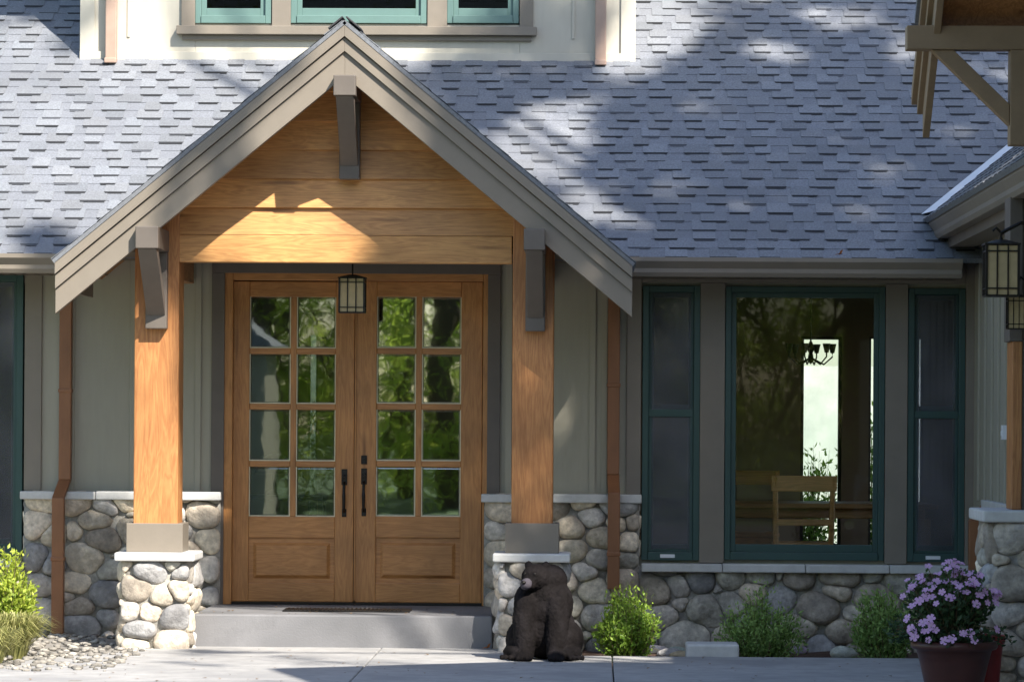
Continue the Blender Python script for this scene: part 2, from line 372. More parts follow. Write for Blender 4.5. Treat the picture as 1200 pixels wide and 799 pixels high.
def shingles(mb, O, U, V, W, H, seed, exposure=.143, keep=None):
    """laminated shingle courses: O eave corner, U along the eave, V up the slope"""
    rng = random.Random(seed); O, U, V = Vector(O), Vector(U).normalized(), Vector(V).normalized(); N_ = U.cross(V)
    if N_.z < 0: N_ = -N_
    rows = int(H/exposure)
    mb.obox(O-N_*.03, U*W, V*H, N_*.03, .9)
    for r in range(rows):
        y = r*exposure
        t = rng.uniform(.93, 1.05)
        a = O+V*y; ln = min(exposure+.02, H-y)
        vs = [a, a+U*W, a+U*W+V*ln, a+V*ln, a+N_*.006, a+U*W+N_*.006, a+U*W+V*ln+N_*.001, a+V*ln+N_*.001]
        mb.add(vs, [(4, 5, 6, 7), (0, 1, 5, 4)], (t*.98, t*.98, t))
        x = -rng.random()*.3
        while x < W:
            wd = rng.uniform(.12, .20); x0, x1 = max(0, x), min(W, x+wd)
            if x1-x0 > .03:
                k = rng.choice([.88, .94, 1.0, 1.05, 1.12])*rng.uniform(.98, 1.02); b = rng.uniform(-.012, .012)
                a0 = O+V*y+U*x0+N_*.006; a1 = O+V*y+U*x1+N_*.006; tp = V*(ln-.003)-N_*.0045
                vs = [a0, a1, a1+tp, a0+tp, a0+N_*.005, a1+N_*.005, a1+tp+N_*.004, a0+tp+N_*.004]
                mb.add(vs, [(4, 5, 6, 7), (0, 4, 7, 3), (1, 2, 6, 5)], (k+b, k, k-b))
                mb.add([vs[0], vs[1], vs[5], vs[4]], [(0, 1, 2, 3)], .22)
                if rng.random() < .93 and y > .05:   # dark granule band under the tab, its shadow line painted in
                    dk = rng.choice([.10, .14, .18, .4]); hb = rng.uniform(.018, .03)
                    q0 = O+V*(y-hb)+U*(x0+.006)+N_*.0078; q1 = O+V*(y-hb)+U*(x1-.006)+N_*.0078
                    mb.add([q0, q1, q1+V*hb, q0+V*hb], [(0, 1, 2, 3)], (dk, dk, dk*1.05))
            x += wd+rng.choice([.09, .12, .15, .19])*rng.uniform(.85, 1.15)

# ------------------------------------------------------------------ setting
def ground_sheet(name, m, x0, x1, y0, y1, z, th=0, kind='structure', res=None, amp=0, seed=1):
    b = MB()
    if th: b.box(x0, x1, y0, y1, z-th, z)
    elif res:
        nx, ny = max(1, int((x1-x0)/res)), max(1, int((y1-y0)/res))
        vs = [(x0+(x1-x0)*i/nx, y0+(y1-y0)*j/ny, z+amp*noise.noise(Vector((i*.37*res*8, j*.37*res*8, seed)))) for j in range(ny+1) for i in range(nx+1)]
        b.add(vs, [(j*(nx+1)+i, j*(nx+1)+i+1, (j+1)*(nx+1)+i+1, (j+1)*(nx+1)+i) for j in range(ny) for i in range(nx)])
    else: b.add([(x0, y0, z), (x1, y0, z), (x1, y1, z), (x0, y1, z)], [(0, 1, 2, 3)])
    return tag(b.build(name, m), kind=kind)
tag(ground_sheet('ground', 'lawn', -400, 400, -400, 400, -.14))
ground_sheet('driveway', 'drive', -9, 12, -34, -8.52, -.06, .06)
slab = MB()
edgeL = AX(118, -2.2); fr = -2.16
sx = [-3.3, .3, 2.03, 4.62]
SY0 = -8.5
slab.prism([(edgeL+.25, -1.2), (edgeL+.1, -2.2), (-2.7, -4.2), (-3.0, SY0), (.296, SY0), (.296, -1.2)], -.1, 0, 'z')
slab.prism([(.304, -1.2), (.304, SY0), (1.925, SY0), (1.925, -2.16), (1.72, -2.16), (1.72, -1.2)], -.1, 0, 'z')
slab.prism([(1.933, -2.16), (1.933, SY0), (6.5, SY0), (6.5, -2.16)], -.1, 0, 'z')
tag(slab.build('path', 'concrete', bevel=.008), kind='structure')
ground_sheet('planting_bed', 'soil', 1.72, 4.62, -2.158, -.02, -.09, res=.06, amp=.03)
gb = ground_sheet('gravel_bed', 'gravel', -6, edgeL+.3, -8.52, -.02, -.015, res=.05, amp=.025)
rng = random.Random(5); pb = MB()
for i in range(900):      # loose stones along the left edge of the path
    y = rng.uniform(-4.2, -.3); x = rng.uniform(-3.4, edgeL+.3); r = rng.uniform(.008, .028)
    pb.ball((x, y, .0+r*.3), (r*rng.uniform(1, 1.6), r, r*.6), 6, 4, tint=rng.uniform(.25, .75))
tag(pb.build('gravel', 'stone', smooth=True), 'pale loose pebbles scattered beside the left end of the path', 'gravel', kind='stuff')

# ------------------------------------------------------------------ the house
house = tag(empty('house', (1, 0, 0)), 'craftsman house with blue grey shingle roof and gabled timber entry porch', 'house')
house.location = (0, 0, 0)
Z_CAP, Z_SILL, Z_FLOOR, Z_HEAD = AZ(577, 0, 400), AZ(658, 0, 900), .23, AZ(334, 0, 900)
XL, XR = -6.0, 4.62
xw0, xd0, xd1, xw1 = AX(29, 0), AX(250, 0), AX(585, 0), AX(750, 0)      # edges of openings along the front
xw2 = AX(1134, 0)
ZT = 2.84
def window(px0, px1, py0, py1, Y, fw=9, mid=None, gl='glass', fm='teal', scr=False, latch=False, sash=6):
    k = (Y-CY)/F; x0, x1 = AX(px0, Y, (py0+py1)/2), AX(px1, Y, (py0+py1)/2); z0, z1 = AZ(py1, Y, (px0+px1)/2), AZ(py0, Y, (px0+px1)/2)
    f, s = fw*k, sash*k
    b = MB(); yo = Y-.02; yi = Y+.10
    b.box(x0, x0+f, yo, yi, z0, z1).box(x1-f, x1, yo, yi, z0, z1)
    b.box(x0+f, x1-f, yo, yi, z1-f, z1).box(x0+f, x1-f, yo-.012, yi, z0, z0+f*1.3)
    win = b.build('window', fm, house, bevel=.004)
    a0, a1, c0, c1 = x0+f, x1-f, z0+f*1.3, z1-f
    segs = [(c0, c1)] if mid is None else [(c0, AZ(mid, Y, (px0+px1)/2)+s*.4), (AZ(mid, Y, (px0+px1)/2)+s*.4, c1)]
    for n, (q0, q1) in enumerate(segs):
        dy = .02 if n else 0
        b = MB(); b.box(a0, a0+s, Y+.01+dy, Y+.05+dy, q0, q1).box(a1-s, a1, Y+.01+dy, Y+.05+dy, q0, q1)
        b.box(a0+s, a1-s, Y+.01+dy, Y+.05+dy, q0, q0+s*1.5).box(a0+s, a1-s, Y+.01+dy, Y+.05+dy, q1-s, q1)
        b.build('sash', fm, win, bevel=.003)
        MB().box(a0+s*.8, a1-s*.8, Y+.028+dy, Y+.034+dy, q0+s*1.2, q1-s*.8).build('pane', gl, win)
    if scr:
        b = MB(); b.add([(a0+s*.6, Y+.006, c0+.02), (a1-s*.6, Y+.006, c0+.02), (a1-s*.6, Y+.006, c1-.004), (a0+s*.6, Y+.006, c1-.004)], [(0, 1, 2, 3)])
        b.build('insect_screen', 'screen', win)
        if mid is not None: MB().box(a0, a1, Y-.008, Y+.004, segs[0][1]-s*.9, segs[0][1]+s*.5).build('meeting_rail', fm, win, bevel=.002)
    if latch:
        xm = (x0+x1)/2-.02
        MB().box(xm-.055, xm+.055, Y-.042, Y-.03, z0+.018, z0+.045).build('latch', 'white', win, bevel=.004)
    return win
# walls
b = MB()
WT = .14
b.box(xw0, xd0, 0, WT, -.1, ZT).box(xd1, xw1-.0, 0, WT, -.1, ZT)
b.box(XL, AX(-110, 0), 0, WT, -.1, ZT)
b.box(AX(-110, 0), xw0, 0.024, WT, -.1, Z_SILL+.03).box(AX(-110, 0), xw0, 0.024, WT, Z_HEAD-.02, ZT)
b.box(xd0, xd1, 0, WT, AZ(322, 0), ZT)
b.box(xw1, xw2, 0.024, WT, -.1, Z_SILL+.03).box(xw1, xw2, 0.024, WT, Z_HEAD-.03, ZT)
b.box(xw2, XR+.3, 0, WT, -.1, ZT)
for px in (84, 156, 232, 596, 694, 708, 744):       # battens
    x = AX(px, 0); b.box(x-.022, x+.022, -.018, 0, Z_CAP, ZT-.002, .97)
b.build('wall', 'siding', house, bevel=.002)
# outer shell: side, back and upper walls
b = MB()
b.box(XL, XL+.15, WT, 7.0, -.1, 2.9)
b.box(XL, 9, 7.0, 7.15, 2.95, 6.6)
b.prism([(0.0, 2.85), (7.15, 2.85), (7.15, 6.5), (6.6, 6.9)], XL+.002, XL+.148, 'x')
b.build('side_wall', 'cream', house)
# stone wainscot
def wains(x0, x1, z1, seed, y=-.055, size=.18, ret=None):
    b = MB(); b.box(x0, x1, y, 0.001, -.12, z1, 1, 1); stone_face(b, (x0, y, -.12), (1, 0, 0), (0, -1, 0), x1-x0, z1+.12, size, seed)
    if ret is not None: stone_face(b, (ret, -.055, Z_SILL), (0, 1, 0), (1 if ret == x1 else -1, 0, 0), .055, Z_CAP-Z_SILL, .12, 9, .01)
    b.build('stone_wainscot', ['stone', 'mortar'], house, smooth=True, fix=False)
x30, x258, x569, x751 = AX(29, -.05), AX(259, -.05), AX(568, -.05), AX(750, -.05)
wains(x30, x258, Z_CAP, 3, ret=x30); wains(x569, x751, Z_CAP, 4, size=.175, ret=x751); wains(x751+.001, XR, Z_SILL-.035, 17, size=.2); wains(XL, x30-.001, Z_SILL-.035, 6)
rng = random.Random(2)
def capstones(name, x0, x1, y0, y1, z0, z1, parent, n):
    b = MB(); x = x0; L = (x1-x0)/n
    for i in range(n):
        e = x0+L*(i+1)+(rng.uniform(-.15, .15)*L if i < n-1 else 0)
        b.box(x, e-(.004 if i < n-1 else 0), y0+rng.uniform(-.004, .004), y1, z0, z1+rng.uniform(-.003, .003), rng.uniform(.9, 1.08)); x = e
    return b.build(name, 'capstone', parent, bevel=.008)
capstones('stone_cap', x30-.02, x258+.01, -.15, .0, Z_CAP-.062, Z_CAP, house, 3)
capstones('stone_cap', x569-.02, x751+.015, -.15, .0, Z_CAP-.062, Z_CAP, house, 2)
capstones('stone_sill', x751+.017, XR-.02, -.17, .0, Z_SILL-.075, Z_SILL-.012, house, 4)
capstones('stone_sill', XL, x30-.022, -.17, .0, Z_SILL-.075, Z_SILL-.012, house, 4)
# trim
def trimpx(px0, px1, z0, z1, y0=-.03, y1=.001, name='window_trim', m_='taupe'):
    MB().box(AX(px0, 0), AX(px1, 0), y0, y1, z0, z1).build(name, m_, house, bevel=.003)
trimpx(29, 49, Z_CAP+.002, ZT-.003); trimpx(734, 751, Z_CAP+.002, ZT-.003, -.032)
trimpx(820, 849, Z_SILL-.01, Z_HEAD+.012, -.03, .1); trimpx(1037, 1063, Z_SILL-.01, Z_HEAD+.012, -.03, .1)
trimpx(1131, 1150, Z_SILL-.01, ZT-.003)
trimpx(751.5, 1130.5, Z_HEAD+.014, ZT-.003, -.028)
for q_ in ((248, 263, Z_CAP-.9, AZ(322, 0), -.035, .13), (571, 586, Z_CAP-.9, AZ(322, 0), -.035, .13), (248, 586, AZ(322, 0)+.001, ZT-.003, -.036)): trimpx(*q_, name='door_trim', m_='taupe_dark')
# windows of the front
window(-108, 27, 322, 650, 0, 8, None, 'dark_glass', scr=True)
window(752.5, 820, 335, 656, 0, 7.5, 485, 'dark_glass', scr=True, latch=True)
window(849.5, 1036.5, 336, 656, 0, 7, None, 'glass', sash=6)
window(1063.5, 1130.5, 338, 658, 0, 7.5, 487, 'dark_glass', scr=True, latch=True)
# entrance doors
def leaf_door(lx0, lx1, c0, c1, c2, c3, hx, dead):
    Yd = .045; yo = Yd; yi = Yd+.05
    X = lambda p: AX(p, Yd, 500); Zt = lambda p: AZ(p, Yd, (lx0+lx1)/2)
    rows = [(348, 408), (415, 473), (480, 540), (547, 605)]
    b = MB(); xa, xb, xc, xd = X(c0), X(c1), X(c2), X(c3); x0, x1 = X(lx0), X(lx1)
    z0 = Z_FLOOR+.02; z1 = Zt(330)
    b.box(x0, xa, yo, yi, z0, z1).box(xd, x1, yo, yi, z0, z1)          # stiles
    zs = [(Zt(r[1]), Zt(r[0])) for r in rows]
    b.box(xa, xd, yo+.001, yi, zs[0][1], z1, 1, 1)
    b.box(xa, xd, yo+.001, yi, Zt(630), zs[3][0], 1, 1).box(xa, xd, yo+.001, yi, z0, Zt(683), 1, 1)
    b.box(xb, xc, yo+.008, yi-.01, zs[3][0], zs[0][1])
    for i in range(3):
        b.box(xa, xb, yo+.009, yi-.009, zs[i+1][1], zs[i][0], 1, 1); b.box(xc, xd, yo+.009, yi-.009, zs[i+1][1], zs[i][0], 1, 1)
    d = b.build('door', ['door', 'door_x'], house, bevel=.005)
    pz0, pz1 = Zt(683), Zt(630); b = MB()
    q = [(xa, yo+.022, pz0), (xd, yo+.022, pz0), (xd, yo+.022, pz1), (xa, yo+.022, pz1)]
    e = .035; f = .06
    q2 = [(xa+e, yo+.022, pz0+e), (xd-e, yo+.022, pz0+e), (xd-e, yo+.022, pz1-e), (xa+e, yo+.022, pz1-e)]
    q3 = [(xa+f, yo+.006, pz0+f), (xd-f, yo+.006, pz0+f), (xd-f, yo+.006, pz1-f), (xa+f, yo+.006, pz1-f)]
    b.add(q+q2+q3+[(x, yi-.01, z) for x, _, z in q], [(i, (i+1) % 4, 4+(i+1) % 4, 4+i) for i in range(4)]+[(4+i, 4+(i+1) % 4, 8+(i+1) % 4, 8+i) for i in range(4)]+[(8, 9, 10, 11), (12, 13, 14, 15)])
    b.build('raised_panel', 'door_x', d, bevel=.002)
    b = MB(); zl = Z_FLOOR+.035
    for zz0, zz1 in zs:
        for xx0, xx1 in ((xa, xb), (xc, xd)):
            g = MB(); t = .016; y = Yd+.02
            o_ = [(xx0, y+.006, zz0), (xx1, y+.006, zz0), (xx1, y+.006, zz1), (xx0, y+.006, zz1)]
            i_ = [(xx0+t, y, zz0+t), (xx1-t, y, zz0+t), (xx1-t, y, zz1-t), (xx0+t, y, zz1-t)]
            g.add(o_+i_+[(x, y+.010, z) for x, _, z in o_], [(i, (i+1) % 4, 4+(i+1) % 4, 4+i) for i in range(4)]+[(4, 5, 6, 7), (8, 11, 10, 9)])
            e = .007; y_ = yo+.012
            g.box(xx0, xx0+e, y_, y_+.01, zz0, zz1, 1, 1); g.box(xx1-e, xx1, y_, y_+.01, zz0, zz1, 1, 1); g.box(xx0+e, xx1-e, y_, y_+.01, zz0, zz0+e*1.2, 1, 1)
            g.build('pane', ['door_glass' if dead else 'left_door_glass', 'bevel_glint'], d)
    hx = X(hx); b = MB()
    zt, zb = Zt(549), Zt(605)
    b.box(hx-.022, hx+.022, yo-.008, yo-.0005, zt-.12, zt).box(hx-.017, hx+.017, yo-.007, yo-.0005, zb, zb+.06)
    b.tube([(hx, yo-.01, zt-.10), (hx, yo-.045, zt-.12), (hx, yo-.055, zt-.2), (hx, yo-.045, zb+.06), (hx, yo-.008, zb+.035)], [.011, .012, .014, .012, .01], 8)
    b.tube([(hx, yo-.005, zt-.05), (hx, yo-.05, zt-.055)], .01); b.box(hx-.014, hx+.014, yo-.062, yo-.05, zt-.065, zt-.05)
    b.build('door_handle', 'iron', d, bevel=.003)
    if dead:
        zc = Zt(539); b = MB(); b.box(hx-.022, hx+.022, yo-.012, yo-.0005, zc-.033, zc+.033)
        b.tube([(hx, yo-.013, zc), (hx, yo-.022, zc)], .014, 12); b.build('deadbolt', 'iron', d, bevel=.003)
leaf_door(273, 415, 292, 340, 347, 393, 404, False)
leaf_door(417, 565, 441, 487, 494, 540, 427, True)
b = MB(); Xf = lambda p: AX(p, .0, 500)
zf = AZ(330, .045, 420)
b.box(Xf(262.5), Xf(272.6), -.02, .12, Z_FLOOR, zf+.07).box(Xf(565.6), Xf(571.5), -.02, .12, Z_FLOOR, zf+.07)
b.box(Xf(272.7), Xf(565.5), -.022, .12, zf+.004, zf+.07, 1, 1)
b.build('door_frame', ['door', 'door_x'], house, bevel=.004)
b = MB(); b.box(Xf(415.3), Xf(416.8), .03, .05, Z_FLOOR+.03, zf); b.build('astragal', 'door', house)
b = MB(); b.box(Xf(272.7), Xf(565.5), -.03, .13, Z_FLOOR+.001, Z_FLOOR+.02); b.build('threshold', 'iron', house)
# porch step
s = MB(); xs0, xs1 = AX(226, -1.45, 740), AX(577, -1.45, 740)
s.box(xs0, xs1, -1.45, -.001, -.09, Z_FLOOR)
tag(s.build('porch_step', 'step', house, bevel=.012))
b = MB(); b.box(AX(333, -1.0), AX(482, -1.0), -1.05, -.72, Z_FLOOR+.0005, Z_FLOOR+.012)
for i in range(28):
    x = AX(333, -1.0)+.02+i*.0305; b.box(x, x+.012, -1.04, -.73, Z_FLOOR+.0121, Z_FLOOR+.017)
tag(at_origin(b.build('doormat', 'iron', bevel=.002)), 'thin dark ribbed doormat lying on the step before the double doors', 'doormat')

# main roof, soffit, gutters
TAN = .583; ang = math.atan(TAN); Zr0 = 3.17
rf = MB(); Ve = Vector((0, math.cos(ang), math.sin(ang)))
Ltot = (6.6+.62)/math.cos(ang)
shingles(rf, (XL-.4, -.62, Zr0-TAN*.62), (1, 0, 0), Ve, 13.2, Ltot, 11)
rf.obox((XL-.4, 6.6, Zr0+TAN*6.6-.02), (13.2, 0, 0), (0, 3, -1.75), (0, 0, .04), .9)
roof = rf.build('roof', 'shingle', house, fix=False)
tails0, tails1 = AX(63, -2.2), AX(739, -2.2)
def gutter(x0, x1):
    b = MB(); z1 = AZ(302, -.66, 800); z0 = AZ(325, -.66, 900)
    prof = [(-.60, z0), (-.68, z0), (-.70, z0+.03), (-.70, z0+.06), (-.745, z1-.03), (-.745, z1), (-.73, z1), (-.73, z1-.012), (-.60, z1-.012)]
    b.prism(prof, x0, x1, 'x'); b.build('gutter', 'taupe', house, bevel=.002)
    s_ = MB(); s_.box(x0, x1, -.599, -.001, z0+.01, z0+.03)
    for i in range(int((x1-x0)/.09)): s_.box(x0+i*.09, x0+i*.09+.004, -.598, -.05, z0+.006, z0+.0101)
    s_.build('soffit', 'soffit', house)
gutter(XL-.4, tails0+.08); gutter(tails1-.08, 4.46)

# dormer
YD = 2.34; DX0, DX1 = AX(97, YD, 30), AX(742, YD, 30); kD = (YD-CY)/F
DZ0 = AZ(70, YD, 400)
b = MB(); zt = 6.45
wz = AZ(30, YD, 400)+.02; wx = [AX(p, YD, 20) for p in (229, 319, 341, 501, 524, 609)]
b.box(DX0, wx[0], YD, YD+.15, 4.2, zt).box(wx[5], DX1, YD, YD+.15, 4.2, zt).box(wx[0], wx[5], YD, YD+.15, 4.2, wz-.01)
b.box(wx[1], wx[2], YD, YD+.15, wz-.01, zt).box(wx[3], wx[4], YD, YD+.15, wz-.01, zt).box(wx[0], wx[5], YD+.001, YD+.149, 6.2, zt)
b.box(DX0, DX0+.15, YD+.151, 6.6, 4.2, zt).box(DX1-.15, DX1, YD+.151, 6.6, 4.2, zt)
for px in (151, 672):
    x = AX(px, YD, 20); b.box(x-.012, x+.012, YD-.012, YD, AZ(46, YD), zt-.002, .85)
b.box(DX0-.02, DX0+.10, YD-.022, YD+.1, DZ0+.02, zt-.003); b.box(DX1-.10, DX1+.02, YD-.022, YD+.1, DZ0+.02, zt-.003)
b.box(DX0-.02, DX1+.02, YD-.035, YD-.0005, DZ0-.06, AZ(63, YD))
b.build('dormer_wall', 'cream', house, bevel=.004)
b = MB(); b.box(AX(208, YD, 40), AX(629, YD, 40), YD-.09, YD-.0007, AZ(43, YD), AZ(33, YD))
b.box(AX(214, YD, 40), AX(623, YD, 40), YD-.04, YD-.0008, AZ(49, YD), AZ(43, YD)-.001)
for a, c in ((213, 229), (319, 341), (501, 524), (609, 625)):
    b.box(AX(a, YD, 20), AX(c, YD, 20), YD-.035, YD-.0005, AZ(33, YD)+.001, 6.2)
b.box(AX(213, YD), AX(625, YD), YD-.037, YD-.0007, 6.2, 6.33)
b.build('dormer_trim', 'taupe', house, bevel=.004)
for a, c in ((229, 319), (341, 501), (524, 609)):
    window(a+.5, c-.5, -130, 28, YD, 7, None, 'shaded_glass', 'teal_sunlit', sash=6)
for px in (132, 704):
    b = MB(); x = AX(px, YD, 30); b.box(x-.045, x+.045, YD-.11, YD-.037, AZ(74, YD), zt-.05)
    b.box(x-.048, x+.048, YD-.16, YD-.0375, AZ(78, YD), AZ(72, YD)); b.build('downspout', 'pink_spout', house, bevel=.008)
b = MB(); dang = math.atan(.2)
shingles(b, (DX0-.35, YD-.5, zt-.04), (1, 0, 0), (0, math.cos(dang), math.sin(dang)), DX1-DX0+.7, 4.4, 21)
b.box(DX0-.33, DX1+.33, YD-.48, YD-.44, zt-.2, zt-.06); b.build('dormer_roof', 'shingle', house, fix=False)

# ------------------------------------------------------------------ gabled entry porch
YB, YG = -2.2, -1.62                  # bargeboard face, gable wall face
gx, ga = AX(405, YB, 60), AZ(24, YB, 405)
gz = (AZ(303, YB, 62)+AZ(305, YB, 740))/2; hw = (tails1-tails0)/2; gx = (tails0+tails1)/2+.005
SL = (ga-gz)/hw
def chevron(mb, top, bot, y0, y1, shrink=0, tint=1, side=0):
    """rake boards: vertical offsets top/bot below the roof line, mitred at the ridge, plumb cut tails"""
    for sgn in ((-1, 1) if side == 0 else (side,)):
        xe = gx+sgn*(hw-shrink); ze = ga-SL*(hw-shrink)
        P = [(gx, ga-top), (xe, ze-top), (xe, ze-bot), (gx, ga-bot)]
        if sgn > 0: P = P[::-1]
        mb.prism(P, y0, y1, 'y', tint)
# roof slabs (shingled), their underside boards
pr = MB(); L = hw/math.cos(math.atan(SL)); a_ = math.atan(SL)
run = 2.3-YB
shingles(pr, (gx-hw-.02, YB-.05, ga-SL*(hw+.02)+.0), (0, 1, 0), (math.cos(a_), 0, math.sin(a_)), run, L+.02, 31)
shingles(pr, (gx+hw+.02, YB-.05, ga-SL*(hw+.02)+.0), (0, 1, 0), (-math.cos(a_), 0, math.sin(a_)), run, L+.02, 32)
proof = pr.build('porch_roof', 'shingle', house, fix=False)
b = MB()
for i in range(17):
    y = YB-.06+i*.27
    for sgn in (-1, 1):
        u = Vector((math.cos(a_)*sgn, 0, -math.sin(a_))); n_ = Vector((math.sin(a_)*sgn, 0, math.cos(a_)))
        O = Vector((gx, y, ga+.005)); b.obox(O+n_*.012, u*.13, Vector((0, .29, .006)), n_*.012, random.Random(i).uniform(.8, 1.3))
b.build('ridge_cap', 'cap', proof, bevel=.004)
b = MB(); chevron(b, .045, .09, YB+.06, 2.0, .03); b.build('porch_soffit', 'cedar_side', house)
for sd_ in (-1, 1):
    b = MB(); chevron(b, .03, .115, YB-.05, YB+.06, 0, 1, sd_); chevron(b, .12, .215, YB-.025, YB+.06, .0, 1, sd_); chevron(b, .2155, .385, YB, YB+.06, .0, 1, sd_)
    b.build('bargeboard', 'taupe', house, bevel=.003)
# side fascia of the porch roof
for sgn in (-1, 1):
    b = MB(); xe = gx+sgn*(hw-.02); b.box(min(xe, xe-sgn*.03), max(xe, xe-sgn*.03), YB+.065, -.62, gz-.22, gz-.05); b.build('porch_fascia', 'taupe', house)
# posts, piers
PXC = [(157, 209, 148, 214, 134, 228), (600, 648.5, 592, 655, 577, 668)]
YP = -1.63
for a, c, ba, bc, pa, pc in PXC:
    x0, x1 = AX(a, YP, 480), AX(c, YP, 480); xm = (x0+x1)/2; wd = x1-x0
    Yf = -1.75; zc = AZ(648, Yf, xm*100+420); q0, q1 = AX(pa, Yf, 700), AX(pc, Yf, 700); qm = (q0+q1)/2; hwq = (q1-q0)/2-.02
    b = MB(); b.box(x0, x1, YP, YP+wd, AZ(613, YP, (a+c)/2)-.01, 3.18+(0 if 1 else 0)); post = b.build('porch_post', 'cedar', house, bevel=.008)
    b = MB(); e0, e1 = AX(ba, YP-.04, 628), AX(bc, YP-.04, 628); b.box(e0, e1, YP-.04, YP-.04+(e1-e0), zc+.001, AZ(613, YP-.04, (a+c)/2))
    b.build('post_base', 'taupe', post, bevel=.004)
    b = MB(); r = hwq; yb = Yf+2*hwq; zt_ = zc-.06
    b.box(qm-r+.045, qm+r-.045, Yf+.045, yb, -.1, zt_, 1, 1)
    stone_face(b, (qm-r+.02, Yf+.045, -.05), (1, 0, 0), (0, -1, 0), 2*r-.04, zt_+.05, .155, 41+a, .055, 1.05)
    stone_face(b, (qm-r+.045, Yf+.03, -.05), (0, 1, 0), (-1, 0, 0), 2*r-.04, zt_+.05, .17, 42+a, .05)
    stone_face(b, (qm+r-.045, Yf+.03, -.05), (0, 1, 0), (1, 0, 0), 2*r-.04, zt_+.05, .17, 43+a, .05)
    pier = b.build('stone_pier', ['stone', 'mortar'], house, smooth=True, fix=False)
    b = MB(); b.box(qm-r-.02, qm+r+.02, Yf-.03, yb+.03, zt_, zc); b.build('pier_cap', 'capstone', pier, bevel=.012)
    # side beam from the post back to the wall
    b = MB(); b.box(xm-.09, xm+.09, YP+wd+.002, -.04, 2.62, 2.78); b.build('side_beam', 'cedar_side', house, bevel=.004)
# gable wall: lapped cedar boards above a beam
zb0, zb1 = AZ(308, YG, 405), AZ(276, YG, 405)
bx0, bx1 = AX(209.5, YG, 300), AX(600, YG, 300)
b = MB(); b.box(bx0, bx1, YG+.002, YG+.14, zb0, zb1); b.box(AX(601, YG), AX(606, YG), YG-.012, YG-.011+.01, zb0, zb1+.35) if False else None
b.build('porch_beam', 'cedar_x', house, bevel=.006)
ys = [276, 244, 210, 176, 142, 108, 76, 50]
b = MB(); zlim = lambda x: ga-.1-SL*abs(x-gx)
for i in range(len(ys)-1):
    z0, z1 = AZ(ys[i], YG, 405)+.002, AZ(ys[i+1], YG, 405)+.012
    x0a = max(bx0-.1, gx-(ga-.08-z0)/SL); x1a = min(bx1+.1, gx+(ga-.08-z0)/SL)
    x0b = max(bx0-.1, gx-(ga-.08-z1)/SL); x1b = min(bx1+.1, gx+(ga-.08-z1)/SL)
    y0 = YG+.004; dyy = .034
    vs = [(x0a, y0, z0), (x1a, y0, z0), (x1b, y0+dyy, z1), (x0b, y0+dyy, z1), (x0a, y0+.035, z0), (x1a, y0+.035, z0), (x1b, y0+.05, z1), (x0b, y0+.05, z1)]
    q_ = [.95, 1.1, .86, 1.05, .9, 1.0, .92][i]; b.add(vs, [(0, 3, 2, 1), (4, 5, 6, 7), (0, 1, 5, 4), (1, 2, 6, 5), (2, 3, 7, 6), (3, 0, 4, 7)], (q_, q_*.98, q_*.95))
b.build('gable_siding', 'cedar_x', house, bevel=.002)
b = MB(); b.box(gx-1.85, gx+1.85, YG+.15, -.05, 2.79, 2.81); b.build('porch_ceiling', 'soffit', house)
# brackets: outlooker, brace and leg in one braced bracket
def bracket(pxo, pyo0, pyo1, pxf, pyf, wpx):
    yf = YB-.09; xo = (AX(pxo, yf, pyo0)+AX(pxf, YG-.06, pyf))/2; w2 = wpx*(yf-CY)/F/2
    z1, z0 = AZ(pyo0, yf, pxo), AZ(pyo1, yf, pxo); zf_ = AZ(pyf, YG-.1, pxf)
    b = MB(); b.box(xo-w2, xo+w2, yf, YG, z0, z1)
    b.box(xo-w2+.004, xo+w2-.004, YG-.10, YG-.001, zf_, z0-.001)
    b.prism([(yf+.02, z0-.001), (yf+.15, z0-.001), (YG-.101, zf_+.19), (YG-.101, zf_+.09)], xo-w2+.014, xo+w2-.014, 'x')
    return b.build('bracket', 'taupe_dark', house, bevel=.006)
bracket(175.5, 265, 291, 180, 385, 27)
bracket(627.5, 268, 293, 626, 388, 25)
bracket(405, 88, 112, 408.5, 210, 26)

# downspouts of the front
def downspout(pxt, pyt, pxb, pyb, jog=578):
    b = MB(); x = AX(pxt, -.1, 480); xb = AX(pxb, -.22, 650); zj = AZ(jog, -.2, pxt); zt_ = AZ(pyt, -.1, pxt); zb = AZ(pyb, -.22, pxb)
    h = .045
    b.box(x-h, x+h, -.10, -.025, zj+.10, zt_)
    vs = []; 
    for (xx, y0, y1, z) in ((x, -.10, -.025, zj+.099), (xb, -.25, -.175, zj-.03)):
        vs += [(xx-h, y0, z), (xx+h, y0, z), (xx+h, y1, z), (xx-h, y1, z)]
    b.add(vs, [(0, 1, 5, 4), (1, 2, 6, 5), (2, 3, 7, 6), (3, 0, 4, 7)])
    b.box(xb-h, xb+h, -.25, -.175, zb, zj-.03)
    b.box(xb-h-.006, xb+h+.006, -.256, -.17, zj-.5, zj-.47); b.box(x-h-.006, x+h+.006, -.106, -.02, zj+.75, zj+.78)
    return b.build('downspout', 'copper', house, bevel=.006)
downspout(76, 322, 68, 742); downspout(719, 322, 719, 690, 572)

